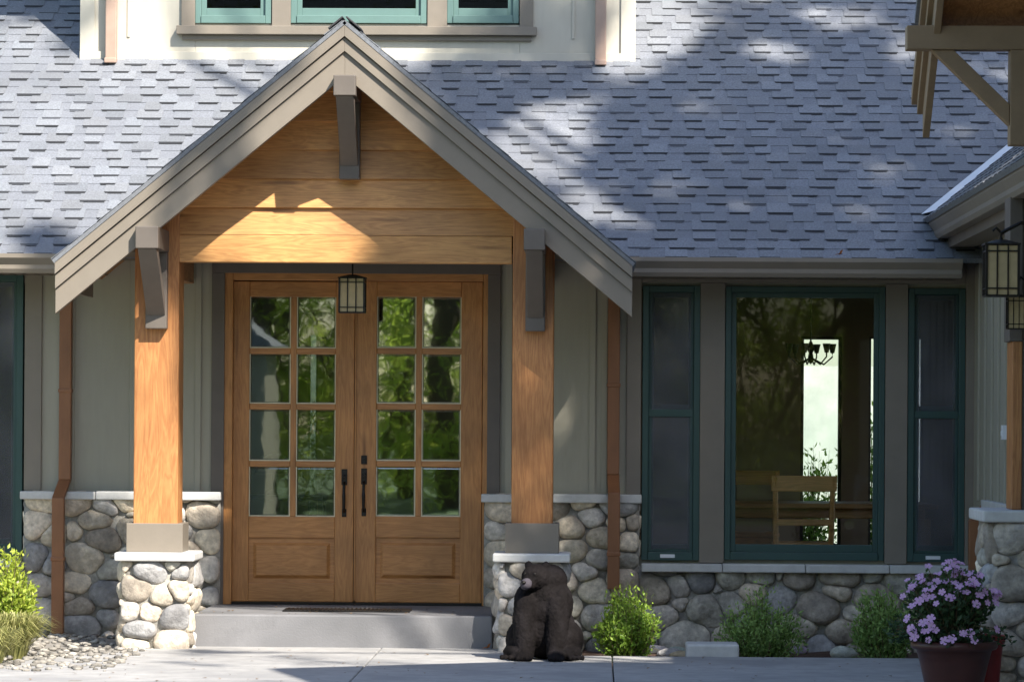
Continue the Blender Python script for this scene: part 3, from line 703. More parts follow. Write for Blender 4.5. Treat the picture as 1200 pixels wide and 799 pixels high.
# ------------------------------------------------------------------ the wing on the right
WX, WE = 4.62, 4.264
b = MB(); b.box(WX, 9.4, -12, -.002, -.1, 3.02)
for y in (-.45, -.9, -1.35, -1.8, -2.25, -2.9, -3.5): b.box(WX-.018, WX, y-.02, y+.02, 1.05, 2.98, .97)
b.prism([(4.3, 3.15), (9.4, 3.15), (9.4, 4.2), (7.4, 5.35)], -11.9, -11.8, 'y')
b.build('wing_wall', 'siding', house, bevel=.003)
b = MB(); wa = math.atan(.8)
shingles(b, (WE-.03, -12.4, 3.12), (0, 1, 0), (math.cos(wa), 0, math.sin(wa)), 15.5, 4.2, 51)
b.obox((7.2, -12.4, 5.47), (0, 15.5, 0), (3, 0, -2.2), (0, 0, .03))
b.build('wing_roof', 'shingle', house, fix=False)
# lead flashing in the valley between both roofs
b = MB(); pts = []
for k in range(9):
    X_ = WE+.02+k*.25; Y_ = (3.12+.8*(X_-WE)-Zr0)/TAN; pts.append(Vector((X_, Y_, Zr0+TAN*Y_+.03)))
for p, q in zip(pts[:-1], pts[1:]): b.add([p+Vector((-.07, 0, 0)), q+Vector((-.07, 0, .0)), q+Vector((.05, 0, .035)), p+Vector((.05, 0, .035))], [(0, 1, 2, 3)])
b.build('valley_flashing', 'white', house)
b = MB(); z0, z1 = 2.97, 3.115
prof = [(WE+.12, z0), (WE+.045, z0), (WE+.03, z0+.03), (WE+.03, z0+.06), (WE-.0, z1-.03), (WE-.0, z1), (WE+.12, z1)]
b.prism(prof, -12.3, -.12, 'y'); b.build('wing_gutter', 'taupe', house, bevel=.003)
b = MB(); b.box(WE+.1, WX, -12.3, -.1, 2.985, 3.0); b.box(WE+.12, WE+.30, -12.3, -.1, 2.90, 2.984); b.build('wing_soffit', 'soffit', house)
# stone base of the wing, far pier
b = MB(); yq = -3.2
b.box(WX-.03, WX, -12, -1.0, -.12, Z_CAP-.06, 1, 1)
stone_face(b, (WX-.03, -4.4, -.12), (0, 1, 0), (-1, 0, 0), 3.38, Z_CAP+.05, .2, 61, .035); stone_face(b, (WX-.03, -11.9, -.12), (0, 1, 0), (-1, 0, 0), 6.3, Z_CAP+.05, .26, 62, .035)
b.build('stone_wainscot', ['stone', 'mortar'], house, smooth=True, fix=False)
b = MB(); b.box(WX-.045, WX, -12, -1.0, Z_CAP-.06, Z_CAP); b.build('stone_cap', 'capstone', house, bevel=.006)
wpx = AX(1157, -5.5, 650); 
b = MB(); zc = AZ(598, -5.5, 1180); b.box(wpx+.05, wpx+.75, -5.45, -4.75, -.12, zc-.07, 1, 1)
stone_face(b, (wpx+.03, -5.45, -.12), (1, 0, 0), (0, -1, 0), .72, zc+.05, .19, 71, .06)
stone_face(b, (wpx+.05, -5.47, -.12), (0, 1, 0), (-1, 0, 0), .74, zc+.05, .19, 72, .055)
pier = b.build('stone_pier', ['stone', 'mortar'], house, smooth=True, fix=False)
b = MB(); b.box(wpx-.03, wpx+.83, -5.54, -4.67, zc-.07, zc); b.build('pier_cap', 'capstone', pier, bevel=.012)
px_ = AX(1186, -5.3, 500); zg = AZ(400, -5.3, 1190)
b = MB(); b.box(px_, px_+.06, -5.3, -5.0, zc+.001, zg); b.box(px_-.05, px_-.015, -5.2, -5.0, zc+.001, zg-.3) if False else None
post = b.build('wing_post', 'cedar', house, bevel=.006)
b = MB(); b.box(px_+.0605, px_+.36, -5.28, -5.02, zc+.001, 2.98); b.box(px_-.02, px_+.06, -5.30, -5.0, zg+.001, 2.98); b.build('post_casing', 'taupe_dark', post, bevel=.004)
# corner downspout of the wing
b = MB(); xa, xb = AX(1171, -.6, 450), AX(1142, -.7, 620); za, zb = AZ(576, -.6, 1170), AZ(600, -.6, 1146)
b.box(xa-.035, xa+.035, -.66, -.58, za+.02, 2.96); b.add([(xa-.035, -.66, za+.02), (xa+.035, -.66, za+.02), (xa+.035, -.58, za+.02), (xa-.035, -.58, za+.02), (xb-.035, -.66, zb-.06), (xb+.035, -.66, zb-.06), (xb+.035, -.58, zb-.06), (xb-.035, -.58, zb-.06)], [(0, 1, 5, 4), (1, 2, 6, 5), (2, 3, 7, 6), (3, 0, 4, 7)])
b.box(xb-.035, xb+.035, -.66, -.58, .1, zb-.06); b.build('downspout', 'copper', house, bevel=.006)
# small cross gable of the wing with its braced bracket, facing left
GY, GZ, gs = -9.6, 3.62+.8*3.55, .8
def rake(mb, x0, x1, top, bot, yend, tint=1):
    for sgn in (-1, 1):
        P = [(GY, GZ-top), (GY+sgn*yend, GZ-gs*yend-top), (GY+sgn*yend, GZ-gs*yend-bot), (GY, GZ-bot)]
        mb.prism(P if sgn > 0 else P[::-1], x0, x1, 'x', tint)
b = MB(); rake(b, 3.70, 3.74, .2, .37, 3.52); rake(b, 3.67, 3.74, .11, .1995, 3.56); rake(b, 3.64, 3.74, .02, .1095, 3.60); b.build('bargeboard', 'wing_trim', house, bevel=.003)
ra = math.atan(gs); b = MB()
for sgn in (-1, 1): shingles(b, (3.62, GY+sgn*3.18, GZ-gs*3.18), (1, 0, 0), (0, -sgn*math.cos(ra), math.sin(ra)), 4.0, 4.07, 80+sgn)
b.build('wing_gable_roof', 'shingle', house, fix=False)
b = MB(); rake(b, 3.742, 7.3, .05, .16, 3.12); b.build('wing_gable_soffit', 'cedar_side', house)
b = MB(); b.prism([(GY-3.0, 3.05), (GY+3.0, 3.05), (GY+3.0, GZ-3.0*gs-.165), (GY, GZ-.165), (GY-3.0, GZ-3.0*gs-.165)], 4.36, 4.5, 'x'); b.build('wing_gable_wall', 'soffit', house)
b = MB(); Yk = -6.75; zo1, zo0 = AZ(30, Yk, 1100), AZ(58, Yk, 1100); xt = AX(1063, Yk, 44); xl = AX(1184, Yk, 120); zf_ = AZ(170, Yk, 1190)
b.box(xt, 4.9, Yk, Yk+.14, zo0, zo1); b.box(xl, xl+.17, Yk+.002, Yk+.138, zf_, zo0-.001)
b.prism([(AX(1092, Yk, 58), zo0-.001), (AX(1118, Yk, 58), zo0-.001), (xl-.001, AZ(122, Yk, 1184)), (xl-.001, AZ(147, Yk, 1184))], Yk+.02, Yk+.12, 'y')
b.build('bracket', 'wing_trim', house, bevel=.005)

# ------------------------------------------------------------------ interior rooms
b = MB()
IX0, IX1, IY = -3.2, 8.0, 7.0
b.box(IX0, IX1, .145, IY, Z_FLOOR-.05, Z_FLOOR-.001); b.build('interior_floor', 'floorwood', house)
b = MB()
b.box(IX0, IX1, .145, IY, 2.85, 2.9); b.box(IX0-.1, IX0, .145, IY, Z_FLOOR-.05, 2.9); b.box(IX1, IX1+.1, .145, IY, Z_FLOOR-.05, .8); b.box(IX1, IX1+.1, .145, IY, 2.6, 2.9); b.box(IX1, IX1+.1, .145, .8, .8, 2.6); b.box(IX1, IX1+.1, 6.2, IY, .8, 2.6)  # unseen opening added in the right wall to light the furniture
b.box(1.95, 2.05, .145, 5.0, Z_FLOOR-.05, 2.849)
gY = IY
def GXb(p): return AX(p, gY, 500)
ops = [(GXb(361), GXb(372)), (GXb(938), GXb(986)), (GXb(1018), GXb(1031)), (GXb(1067), GXb(1082))]
zb0_, zb1_ = AZ(640, gY, 900), AZ(394, gY, 960)
xs = IX0-.1
for a, c in ops: b.box(xs, a, gY, gY+.12, Z_FLOOR-.05, 2.9); b.box(a, c, gY, gY+.12, Z_FLOOR-.05, zb0_); b.box(a, c, gY, gY+.12, zb1_, 2.9); xs = c
b.box(xs, IX1+.1, gY, gY+.12, Z_FLOOR-.05, 2.9)
b.build('interior_wall', 'plaster', house)
for a, c in ops:
    b = MB(); e = min(.03, (c-a)*.2)
    b.box(a, a+e, gY+.02, gY+.08, zb0_, zb1_).box(c-e, c, gY+.02, gY+.08, zb0_, zb1_).box(a+e, c-e, gY+.02, gY+.08, zb0_, zb0_+e).box(a+e, c-e, gY+.02, gY+.08, zb1_-e, zb1_)
    wv = b.build('back_window', 'dkfurn', house); MB().box(a+e, c-e, gY+.04, gY+.046, zb0_+e, zb1_-e).build('pane', 'tint_glass' if a < 2 else 'glass', wv)

def lantern(name, label, cx, cy, ztop, w_, h_, group=None, arm=None, chain=None):
    o = tag(empty(name, (cx, cy, ztop-h_)), label, 'lantern', group)
    f = MB(); r = w_/2; H = h_
    f.prism([(-r*1.12, -r*1.12), (r*1.12, -r*1.12), (r*1.12, r*1.12), (-r*1.12, r*1.12)], H*.90, H*.93, 'z')
    top = [(-r*1.05, -r*1.05, H*.93), (r*1.05, -r*1.05, H*.93), (r*1.05, r*1.05, H*.93), (-r*1.05, r*1.05, H*.93), (-r*.3, -r*.3, H), (r*.3, -r*.3, H), (r*.3, r*.3, H), (-r*.3, r*.3, H)]
    f.add(top, [(0, 1, 5, 4), (1, 2, 6, 5), (2, 3, 7, 6), (3, 0, 4, 7), (4, 5, 6, 7)])
    f.box(-r*1.05, r*1.05, -r*1.05, r*1.05, 0, H*.03); bw = w_*.035
    for sx_ in (-1, 1):
        for sy in (-1, 1): f.box(sx_*r-bw, sx_*r+bw, sy*r-bw, sy*r+bw, H*.03, H*.9)
    for t in (-.34, .34):
        for s_ in (-1, 1):
            f.box(t*r-bw*.6, t*r+bw*.6, s_*r-bw*.7, s_*r+bw*.7, H*.03, H*.9); f.box(s_*r-bw*.7, s_*r+bw*.7, t*r-bw*.6, t*r+bw*.6, H*.03, H*.9)
    for zz in (.13, .78):
        for s_ in (-1, 1):
            f.box(-r, r, s_*r-bw*.8, s_*r+bw*.8, H*zz, H*(zz+.025)); f.box(s_*r-bw*.8, s_*r+bw*.8, -r, r, H*zz, H*(zz+.025))
    f.build('frame', 'iron', o)
    g = MB(); g.box(-r*.93, r*.93, -r*.93, r*.93, H*.035, H*.89); g.build('glass', 'lantern_glass', o)
    if chain:
        c_ = MB(); n = max(2, int(chain/.03))
        c_.tube([(0, 0, H), (0, 0, H+chain)], .006, 6); c_.lathe([(.045, 0), (.05, .01), (.02, .025)], (0, 0, H+chain-.02), 16); c_.build('stem', 'iron', o)
    if arm:
        c_ = MB(); ax = arm
        c_.tube([(0, 0, H*.99), (0, 0, H+.04), (ax*.35, 0, H+.10), (ax*.8, 0, H+.07), (ax, 0, H-.04)], .012, 6)
        c_.tube([(0, 0, H+.04), (-.03, 0, H+.07), (-.05, 0, H+.05)], .008, 6)
        c_.box(min(ax, ax+.02), max(ax, ax+.02), -.05, .05, H-.16, H+.06); c_.build('arm', 'iron', o)
    return o
Yl = -1.0; lx, lz = AX(413, Yl, 345), AZ(322, Yl, 413); lw = 29*(Yl-CY)/F; lh = lz-AZ(367, Yl, 413)
lantern('hanging_lantern', 'small square iron lantern hanging in front of the double doors', lx, Yl, lz, lw, lh, chain=2.79-lz)
Yl = -5.75; lz = AZ(281, Yl, 1172); lantern('wall_lantern', 'larger amber glass lantern on a curled arm under the right eave', AX(1173, Yl, 315), Yl, lz, 37*(Yl-CY)/F, lz-AZ(348, Yl, 1172), 'lanterns on the right wing', arm=.33)
Yl = -5.48; lz = AZ(344, Yl, 1187); lantern('wall_lantern', 'smaller lantern just below the larger one on the right wing', AX(1190, Yl, 360), Yl, lz, 19*(Yl-CY)/F, lz-AZ(386, Yl, 1187), 'lanterns on the right wing', arm=.08)
b = MB(); Yi = -2.42; xi = WX-.018; b.box(xi-.035, xi-.0005, Yi-.05, Yi+.05, AZ(515, Yi, 1178), AZ(498, Yi, 1178)); b.box(xi-.04, xi-.035, Yi-.03, Yi+.03, AZ(511, Yi, 1178), AZ(505, Yi, 1178), .5)
tag(at_origin(b.build('door_intercom', 'white', bevel=.005)), 'small white box fixed to the wall of the right wing', 'intercom')

# furniture seen through the big window
def chair(x, y, rz, label):
    o = tag(empty('dining_chair', (x, y, Z_FLOOR), rz), label, 'chair', 'dining chairs')
    b = MB(); b.box(-.23, .23, -.22, .22, .43, .47); b.box(-.20, .20, -.19, .19, .37, .43); b.build('seat', 'furn', o, bevel=.01)
    for sx_ in (-1, 1):
        b = MB(); b.tube([(sx_*.21, -.21, 0), (sx_*.21, -.20, .45), (sx_*.22, -.25, .97)], [.02, .023, .02], 8); b.build('back_leg', 'furn', o)
        b = MB(); b.tube([(sx_*.20, .19, 0), (sx_*.20, .19, .43)], [.018, .022], 8); b.build('front_leg', 'furn', o)
    b = MB(); b.box(-.25, .25, -.262, -.235, .86, .98); b.box(-.21, .21, -.245, -.225, .60, .65)
    b.build('backrest', 'furn', o, bevel=.008); return o
tx = AX(955, 2.6, 600)
chair(AX(940, .85, 590), .85, 0, 'pale wooden chair with its back to the big window')
chair(AX(880, 3.4, 590), 3.4, R(180), 'wooden chair on the far side of the table by the window')
t = tag(empty('dining_table', (tx, 2.5, Z_FLOOR)), 'wooden dining table standing behind the big window', 'table')
b = MB(); b.box(-.95, .95, -.5, .5, .70, .74); b.box(-.85, .85, -.42, .42, .62, .70); b.build('tabletop', 'furn', t, bevel=.01)
for sx_ in (-1, 1):
    for sy in (-1, 1): MB().box(sx_*.85-.04, sx_*.85+.04, sy*.42-.04, sy*.42+.04, 0, .62).build('leg', 'furn', t, bevel=.006)
cdx, cdz = AX(950, 2.5, 425), AZ(418, 2.5, 952)
c_ = tag(empty('chandelier', (cdx, 2.5, cdz)), 'dark branched chandelier hanging over the dining table', 'chandelier')
c_.scale = (.55, .55, .62)
b = MB(); b.tube([(0, 0, (2.85-cdz)/.62), (0, 0, -.05)], .012, 6); b.lathe([(.0, -.1), (.05, -.05), (.03, .05), (.06, .1), (.02, .2)], seg=12)
for k in range(6):
    a = math.pi/3*k+.2; u = Vector((math.cos(a), math.sin(a), 0)); b.tube([u*.02+Vector((0, 0, -.02)), u*.2+Vector((0, 0, -.1)), u*.33+Vector((0, 0, .0)), u*.33+Vector((0, 0, .05))], .012, 6)
b.build('frame', 'iron', c_)
for k in range(6):
    a = math.pi/3*k+.2; b = MB(); b.lathe([(.03, .05), (.06, .17), (.055, .17)], (.33*math.cos(a), .33*math.sin(a), 0), 12); b.build('lamp_shade', 'dkfurn', c_)
# side table and lamp in the hall
hx_ = AX(325, 3.0, 560); t = tag(empty('console_table', (hx_, 3.0, Z_FLOOR)), 'dark console table in the hall behind the left door', 'table')
MB().box(-.4, .4, -.2, .2, .72, .76).build('tabletop', 'dkfurn', t, bevel=.004)
for sx_ in (-1, 1):
    for sy in (-1, 1): MB().box(sx_*.37-.02, sx_*.37+.02, sy*.17-.02, sy*.17+.02, 0, .72).build('leg', 'dkfurn', t)
t = tag(empty('table_lamp', (hx_-.02, 3.0, Z_FLOOR+.76)), 'dark mushroom shaped table lamp behind the left door glass', 'lamp')
b = MB(); b.lathe([(.07, 0), (.07, .02), (.02, .05), (.03, .15), (.015, .25)], seg=16); b.build('lamp_base', 'dkfurn', t, smooth=True)
b = MB(); b.lathe([(.17, .18), (.16, .22), (.11, .30), (.04, .34), (.0, .345)], seg=20); b.build('lamp_shade', 'dkfurn', t, smooth=True)

# ------------------------------------------------------------------ bear statue
def bear():
    xb = AX(634, -2.6, 700); o = tag(empty('bear_statue', (xb, -2.62, 0), 0), 'dark cast bear sitting at the foot of the right stone pier', 'statue')
    b = MB(); Rz = lambda a, ax: Matrix.Rotation(R(a), 3, ax)
    B = lambda c, r, rot=None: b.ball(c, r, 20, 14, rot=rot)
    B((.03, .08, .20), (.235, .20, .20)); B((.03, .05, .33), (.205, .18, .20)); B((.03, .03, .44), (.175, .155, .16)); B((.07, .03, .53), (.13, .13, .115))
    B((-.035, -.05, .555), (.112, .12, .095), Rz(-30, 'Z')); B((-.085, -.125, .52), (.06, .07, .05), Rz(-30, 'Z') @ Rz(20, 'X'))
    for dx, dy in ((-.095, -.01), (.035, -.04)): B((dx, dy, .638), (.032, .024, .03))
    for s in (-1, 1):
        B((s*.125+.02, -.02, .38), (.10, .11, .14))
        b.tube([(s*.11+.01, -.05, .40), (s*.125-.0, -.10, .26), (s*.115-.0, -.13, .12), (s*.115-.0, -.15, .05)], [.10, .09, .08, .07], 14)
        B((s*.12, -.18, .036), (.075, .10, .042)); B((s*.165+.03, .03, .13), (.13, .17, .14))
        B((s*.215+.015, -.08, .05), (.075, .14, .055), Rz(-s*18, 'Z'))
        for k in range(4): B((s*.12+(k-1.5)*.033, -.265, .02), (.016, .024, .02)); B((s*.215+.015+(k-1.5)*.032+s*.04, -.215, .026), (.016, .024, .02))
    body = b.build('body', ['bronze'], o)
    rm = body.modifiers.new('remesh', 'REMESH'); rm.mode = 'VOXEL'; rm.voxel_size = .0075; rm.use_smooth_shade = True
    sm = body.modifiers.new('smooth', 'SMOOTH'); sm.factor = .6; sm.iterations = 7
    tx_ = bpy.data.textures.new('fur', 'CLOUDS'); tx_.noise_scale = .022; tx_.noise_depth = 3
    dp = body.modifiers.new('fur', 'DISPLACE'); dp.texture = tx_; dp.strength = .010; dp.mid_level = .5
    for dx, dy, dz in ((-.118, -.118, .583), (-.045, -.158, .583)):
        e = MB(); e.ball((dx, dy, dz), .010, 10, 7); e.build('eye', 'iron', o, smooth=True)
    e = MB(); e.ball((-.108, -.168, .517), (.046, .05, .038), 16, 10, rot=Rz(-30, 'Z') @ Rz(20, 'X')); e.build('muzzle', 'bronze_worn', o, smooth=True)
    e = MB(); e.ball((-.128, -.212, .528), (.019, .014, .013), 10, 7); e.build('nose', 'iron', o, smooth=True)
    o.scale = (.9, .95, 1.0)
bear()

# ------------------------------------------------------------------ plants
def leaf_quad(mb, p, d, n, l, w_, tint, mi=0):
    """one leaf: two facets folded along the midrib, pointed at both ends"""
    d = d.normalized(); s = d.cross(n)
    if s.length < 1e-3: s = Vector((1, 0, 0))
    s.normalize(); n = s.cross(d)
    vs = [p, p+d*l*.45+s*w_*.5+n*w_*.12, p+d*l, p+d*l*.45-s*w_*.5+n*w_*.12]
    mb.add(vs, [(0, 1, 2), (0, 2, 3)], tint, mi)
def rdir(rng, zmin=-1):
    while 1:
        v = Vector((rng.uniform(-1, 1), rng.uniform(-1, 1), rng.uniform(zmin, 1)))
        if .05 < v.length < 1: return v.normalized()
def shrub(px, py, Y, w_, h_, n, mt, label, seed, ls=.035, group='shrubs along the house', z0=-.09, up_=.5):
    rng = random.Random(seed); x = AX(px, Y, py)
    o = tag(empty('shrub', (x, Y, z0)), label, 'shrub', group)
    st = MB(); lf = MB(); ns = 60
    for i in range(ns):
        a = rng.uniform(0, 2*math.pi); t = rng.random()**.6; hh = h_*(1-.45*t*t)*rng.choice([.7, .82, .9, 1.0, 1.12])*rng.uniform(.92, 1.08)
        tip = Vector((math.cos(a)*w_/2*t, math.sin(a)*w_/2*t*.8, hh)); mid = Vector((tip.x*.75, tip.y*.75, hh*.5))
        base = Vector((tip.x*.3, tip.y*.3, 0)); st.tube([base, mid, tip], [.005, .004, .0015], 4)
        for k in range(n//ns):
            s = rng.uniform(.18, 1.0)
            p = base.lerp(mid, s*2) if s < .5 else mid.lerp(tip, s*2-1)
            p = p+rdir(rng)*rng.uniform(.0, .075)*w_/.5
            d = (rdir(rng)+Vector((0, 0, up_))+tip.normalized()*.5)
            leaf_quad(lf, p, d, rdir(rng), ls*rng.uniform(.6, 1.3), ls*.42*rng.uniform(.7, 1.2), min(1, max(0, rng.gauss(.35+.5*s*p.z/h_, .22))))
    st.build('stem', 'stem', o); lf.build('foliage', mt, o, fix=False); return o
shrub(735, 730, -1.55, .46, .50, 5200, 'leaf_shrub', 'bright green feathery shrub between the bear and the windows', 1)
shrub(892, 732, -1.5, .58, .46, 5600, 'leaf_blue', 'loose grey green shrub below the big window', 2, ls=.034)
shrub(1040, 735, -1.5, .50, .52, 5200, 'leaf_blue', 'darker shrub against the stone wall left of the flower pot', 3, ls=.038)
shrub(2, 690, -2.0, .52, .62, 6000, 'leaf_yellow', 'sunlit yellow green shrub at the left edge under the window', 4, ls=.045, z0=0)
# arching grass at the left edge
def grass(px, Y, w_, h_, n, label, seed, name='ornamental_grass'):
    rng = random.Random(seed); x = AX(px, Y, 770); o = tag(empty(name, (x, Y, -.02)), label, 'grass')
    b = MB()
    for i in range(n):
        a = rng.uniform(0, 6.283); r = rng.random()**.5*.06; l = h_*rng.uniform(.6, 1.1); t = rng.uniform(.15, 1)*w_/2
        p0 = Vector((math.cos(a)*r, math.sin(a)*r, 0)); u = Vector((math.cos(a+rng.uniform(-.4, .4)), math.sin(a), 0)); s = Vector((-u.y, u.x, 0))*.0045
        P = [p0, p0+u*t*.25+Vector((0, 0, l*.5)), p0+u*t*.62+Vector((0, 0, l*.82)), p0+u*t+Vector((0, 0, l*rng.uniform(.6, .9)))]
        vs = [P[0]-s, P[0]+s, P[1]-s, P[1]+s, P[2]-s*.7, P[2]+s*.7, P[3]]
        b.add(vs, [(0, 1, 3, 2), (2, 3, 5, 4), (4, 5, 6)], rng.random())
    b.build('blades', 'grass_blade', o, fix=False)
grass(18, -2.9, .60, .36, 1100, 'pale arching grass clump in front of the sunlit shrub', 7)
grass(-10, -3.6, .5, .30, 700, 'low pale grass tuft at the left end of the path', 8, 'grass_tuft')

# potted flowers
def pot_at(px, Y, zr, rad, h_, name, label, m_):
    x = AX(px, Y, 760); o = tag(empty(name, (x, Y, 0)), label, 'flower pot')
    b = MB(); H = zr
    b.lathe([(rad*.60, 0), (rad*.62, .01), (rad*.70, H*.3), (rad*.80, H*.62), (rad*.88, H*.84), (rad*.98, H*.86), (rad*1.02, H*.90), (rad*1.0, H*.985), (rad*.96, H), (rad*.90, H*.985), (rad*.87, H*.8), (.0, H*.8)], seg=48)
    b.build('pot', m_, o, smooth=True)
    s_ = MB(); s_.lathe([(rad*.86, H*.86), (rad*.5, H*.89), (0.001, H*.9)], seg=24); s_.build('potting_soil', 'soil', o); return x
Yp = -6.0; zr = AZ(750, Yp, 1118); xp = pot_at(1118, Yp, zr, .25, .3, 'flower_pot', 'wide dark red brown pot holding lilac flowers by the right pier', 'terracotta')
xr2 = pot_at(1158, -5.66, .36, .10, .36, 'flower_pot', 'small bright red pot half hidden behind the large flower pot', 'redpot')
fp = tag(empty('flowering_plant', (xp, Yp, zr-.03)), 'bushy plant with lilac blossoms growing in the wide pot', 'plant')
rng = random.Random(12); st = MB(); lf = MB(); tips = []
for i in range(170):
    a = rng.uniform(0, 6.283); t = rng.random()**.55; hh = .44*(1-.62*t**2.2)*rng.uniform(.75, 1.1)
    tip = Vector((math.cos(a)*.37*t-.03, math.sin(a)*.29*t, hh-(.10 if t > .85 else 0))); mid = Vector((tip.x*.5, tip.y*.5, hh*.62)); st.tube([(tip.x*.2, tip.y*.2, -.02), mid, tip], [.004, .003, .002], 4); tips.append(tip)
    for k in range(24):
        s = rng.uniform(.25, 1); p = Vector((tip.x*.2, tip.y*.2, 0)).lerp(tip, s)+rdir(rng)*.03
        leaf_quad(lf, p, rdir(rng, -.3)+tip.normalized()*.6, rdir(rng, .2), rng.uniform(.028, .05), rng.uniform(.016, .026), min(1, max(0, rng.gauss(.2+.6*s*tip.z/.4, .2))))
st.build('stem', 'stem', fp); lf.build('foliage', 'leaf_dark', fp, fix=False)
bl = MB()
for k in range(5):
    a = 2*math.pi*k/5; u = Vector((math.cos(a), math.sin(a), 0)); s = Vector((-u.y, u.x, 0)); q = Vector((0, 0, 1))
    vs = [Vector((0, 0, 0)), u*.011+s*.008+q*.003, u*.023+s*.010+q*.005, u*.027+q*.003, u*.023-s*.010+q*.005, u*.011-s*.008+q*.003]
    bl.add(vs, [(0, 1, 2, 3), (0, 3, 4, 5)], .6)
bl.ball((0, 0, .004), .0045, 8, 5, mi=1)
cand = sorted([t for t in tips if (t.y < .12 or t.z > .28)], key=lambda t: t.y-t.z)[:95]; first = None
for i, tp in enumerate(cand):
    for rep in range(1):
        if first is None: bo = first = bl.build('blossom', ['petal', 'stamen'], fp, fix=False)
        else: bo = first.copy(); col.objects.link(bo); bo.parent = fp
        nrm = (tp.normalized()+Vector((0, -.75, .25))+rdir(rng)*.45).normalized()
        bo.location = tp+nrm*.015; q = nrm.to_track_quat('Z', 'Y'); bo.rotation_euler = q.to_euler(); s_ = rng.uniform(.75, 1.2); bo.scale = (s_, s_, s_)

# loose cobbles lying along the foot of the wall
rng = random.Random(8)
for i in range(9):
    x = rng.uniform(1.95, 4.0); y = rng.uniform(-1.0, -.35); r = rng.uniform(.05, .10); b = MB()
    b.ball((0, 0, r*.35), (r*rng.uniform(1.1, 1.6), r, r*.6), 18, 12, tint=tuple(q*rng.uniform(.8, 1.1) for q in rng.choice(PAL)))
    b.v = [tuple(Vector(v)*(1+.12*noise.noise(Vector(v)*12+Vector((i*7, 0, 0))))) for v in b.v]
    o = b.build('cobble', 'stone', smooth=True); o.location = (x, y, -.09)
    tag(o, 'loose rounded cobble resting at the foot of the stone wall in the bed', 'stone', 'loose cobbles in the planting bed')
# small things on the ground
b = MB(); b.box(AX(804, -1.9, 755), AX(866, -1.9, 755), -1.95, -1.6, -.085, AZ(754, -1.9, 830))
tag(at_origin(b.build('stone_slab', 'capstone', bevel=.015)), 'flat grey stone slab lying in the bed between two shrubs', 'stone slab')
def dryleaf(x, y, z, label, s=.035, nx=0):
    b = MB(); leaf_quad(b, Vector((x-s, y, z)), Vector((1, .2, .15)), Vector((0, nx, 1)), 2*s, s*1.5, 1); b.add([(x, y, z), (x+.01, y-.01, z+.03), (x+.03, y, z+.04), (x+.02, y+.01, z+.01)], [(0, 1, 2, 3)])
    tag(at_origin(b.build('dry_leaf', 'leafdry', fix=False)), label, 'leaf')
yl = -.70; dryleaf(AX(983, yl, 297), yl, AZ(299, yl, 983), 'orange dry leaf caught on the edge of the right gutter', .035)
dryleaf(AX(570, -1.55, 757), -1.55, .006, 'brown dry leaf on the path at the foot of the step', .035)

# ------------------------------------------------------------------ trees
def branch_tree(name, label, base, top, rad, tips, group, seed, kind='leaf_tree'):
    rng = random.Random(seed); o = tag(empty(name, base), label, 'tree', group); B0 = Vector(base)
    t = MB(); T = Vector(top)-B0; P = [Vector((0, 0, 0)), T*.3+Vector((.15, .1, 0)), T*.65+Vector((-.1, 0, 0)), T]
    t.tube(P, [rad*1.25, rad, rad*.7, rad*.3], 12)
    for p in tips:
        q = Vector(p)-B0; s = rng.uniform(.35, .85); r0 = T*s; mid = r0.lerp(q, .5)+Vector((0, 0, .4)); t.tube([r0, mid, q], [rad*.32, rad*.16, .02], 6)
    t.build('trunk', 'bark', o, smooth=True); return o
def clumps(mb, centres, n, r, ls, rng, origin, dark=.35):
    for c in centres:
        c = Vector(c)-origin; k0 = rng.gauss(dark, .18); rr = r*rng.uniform(.6, 1.35)
        for i in range(n):
            p = c+rdir(rng)*rr*rng.random()**.5*Vector((1, 1, 1)).x
            leaf_quad(mb, p, rdir(rng)+Vector((0, 0, -.3)), rdir(rng), ls*rng.uniform(.7, 1.3), ls*.75, min(1, max(0, k0+rng.gauss(0, .15))))
# a tall tree in front of the right wing throws the dappled shade; its leaf masses stand where the photograph's shade says they are
def surf(px, py):
    Y = None
    d = fwd+r2*((px-600)/F)+u2*((HOR-py)/F); o_ = Vector((CX, CY, CZ))
    if abs(px-402) < 338 and 24+.83*abs(px-402) < py < 24+.83*abs(px-402)+66: Y = YB
    elif abs(px-402) < 200 and py < 308 and py > 24+.83*abs(px-402): Y = YG
    elif 97 < px < 743 and py < 70: Y = YD
    elif py < 300:
        t = (Zr0+TAN*o_.y-o_.z)/(d.z-TAN*d.y); return o_+d*t
    elif py > 760:
        return o_+d*((0-o_.z)/d.z)
    else: Y = YG if (130 < px < 230 or 575 < px < 670) else 0
    return o_+d*((Y-o_.y)/d.y)
SHADE = [  # x0, x1, y0, y1, density of leaf masses over that part of the house
    (745, 1190, 0, 300, 1.7), (500, 745, 78, 300, 1.5), (560, 745, 0, 78, .5), (660, 745, 300, 760, .9), (575, 660, 330, 760, .3),
    (740, 1150, 300, 760, 1.0), (560, 1100, 772, 840, 1.0), (200, 570, 760, 840, .42), (250, 575, 560, 757, 1.0),
    (255, 325, 115, 200, .55), (440, 740, 90, 370, .9), (0, 60, 330, 560, .75), (40, 130, 560, 760, .9), (0, 100, -60, 22, .9)]
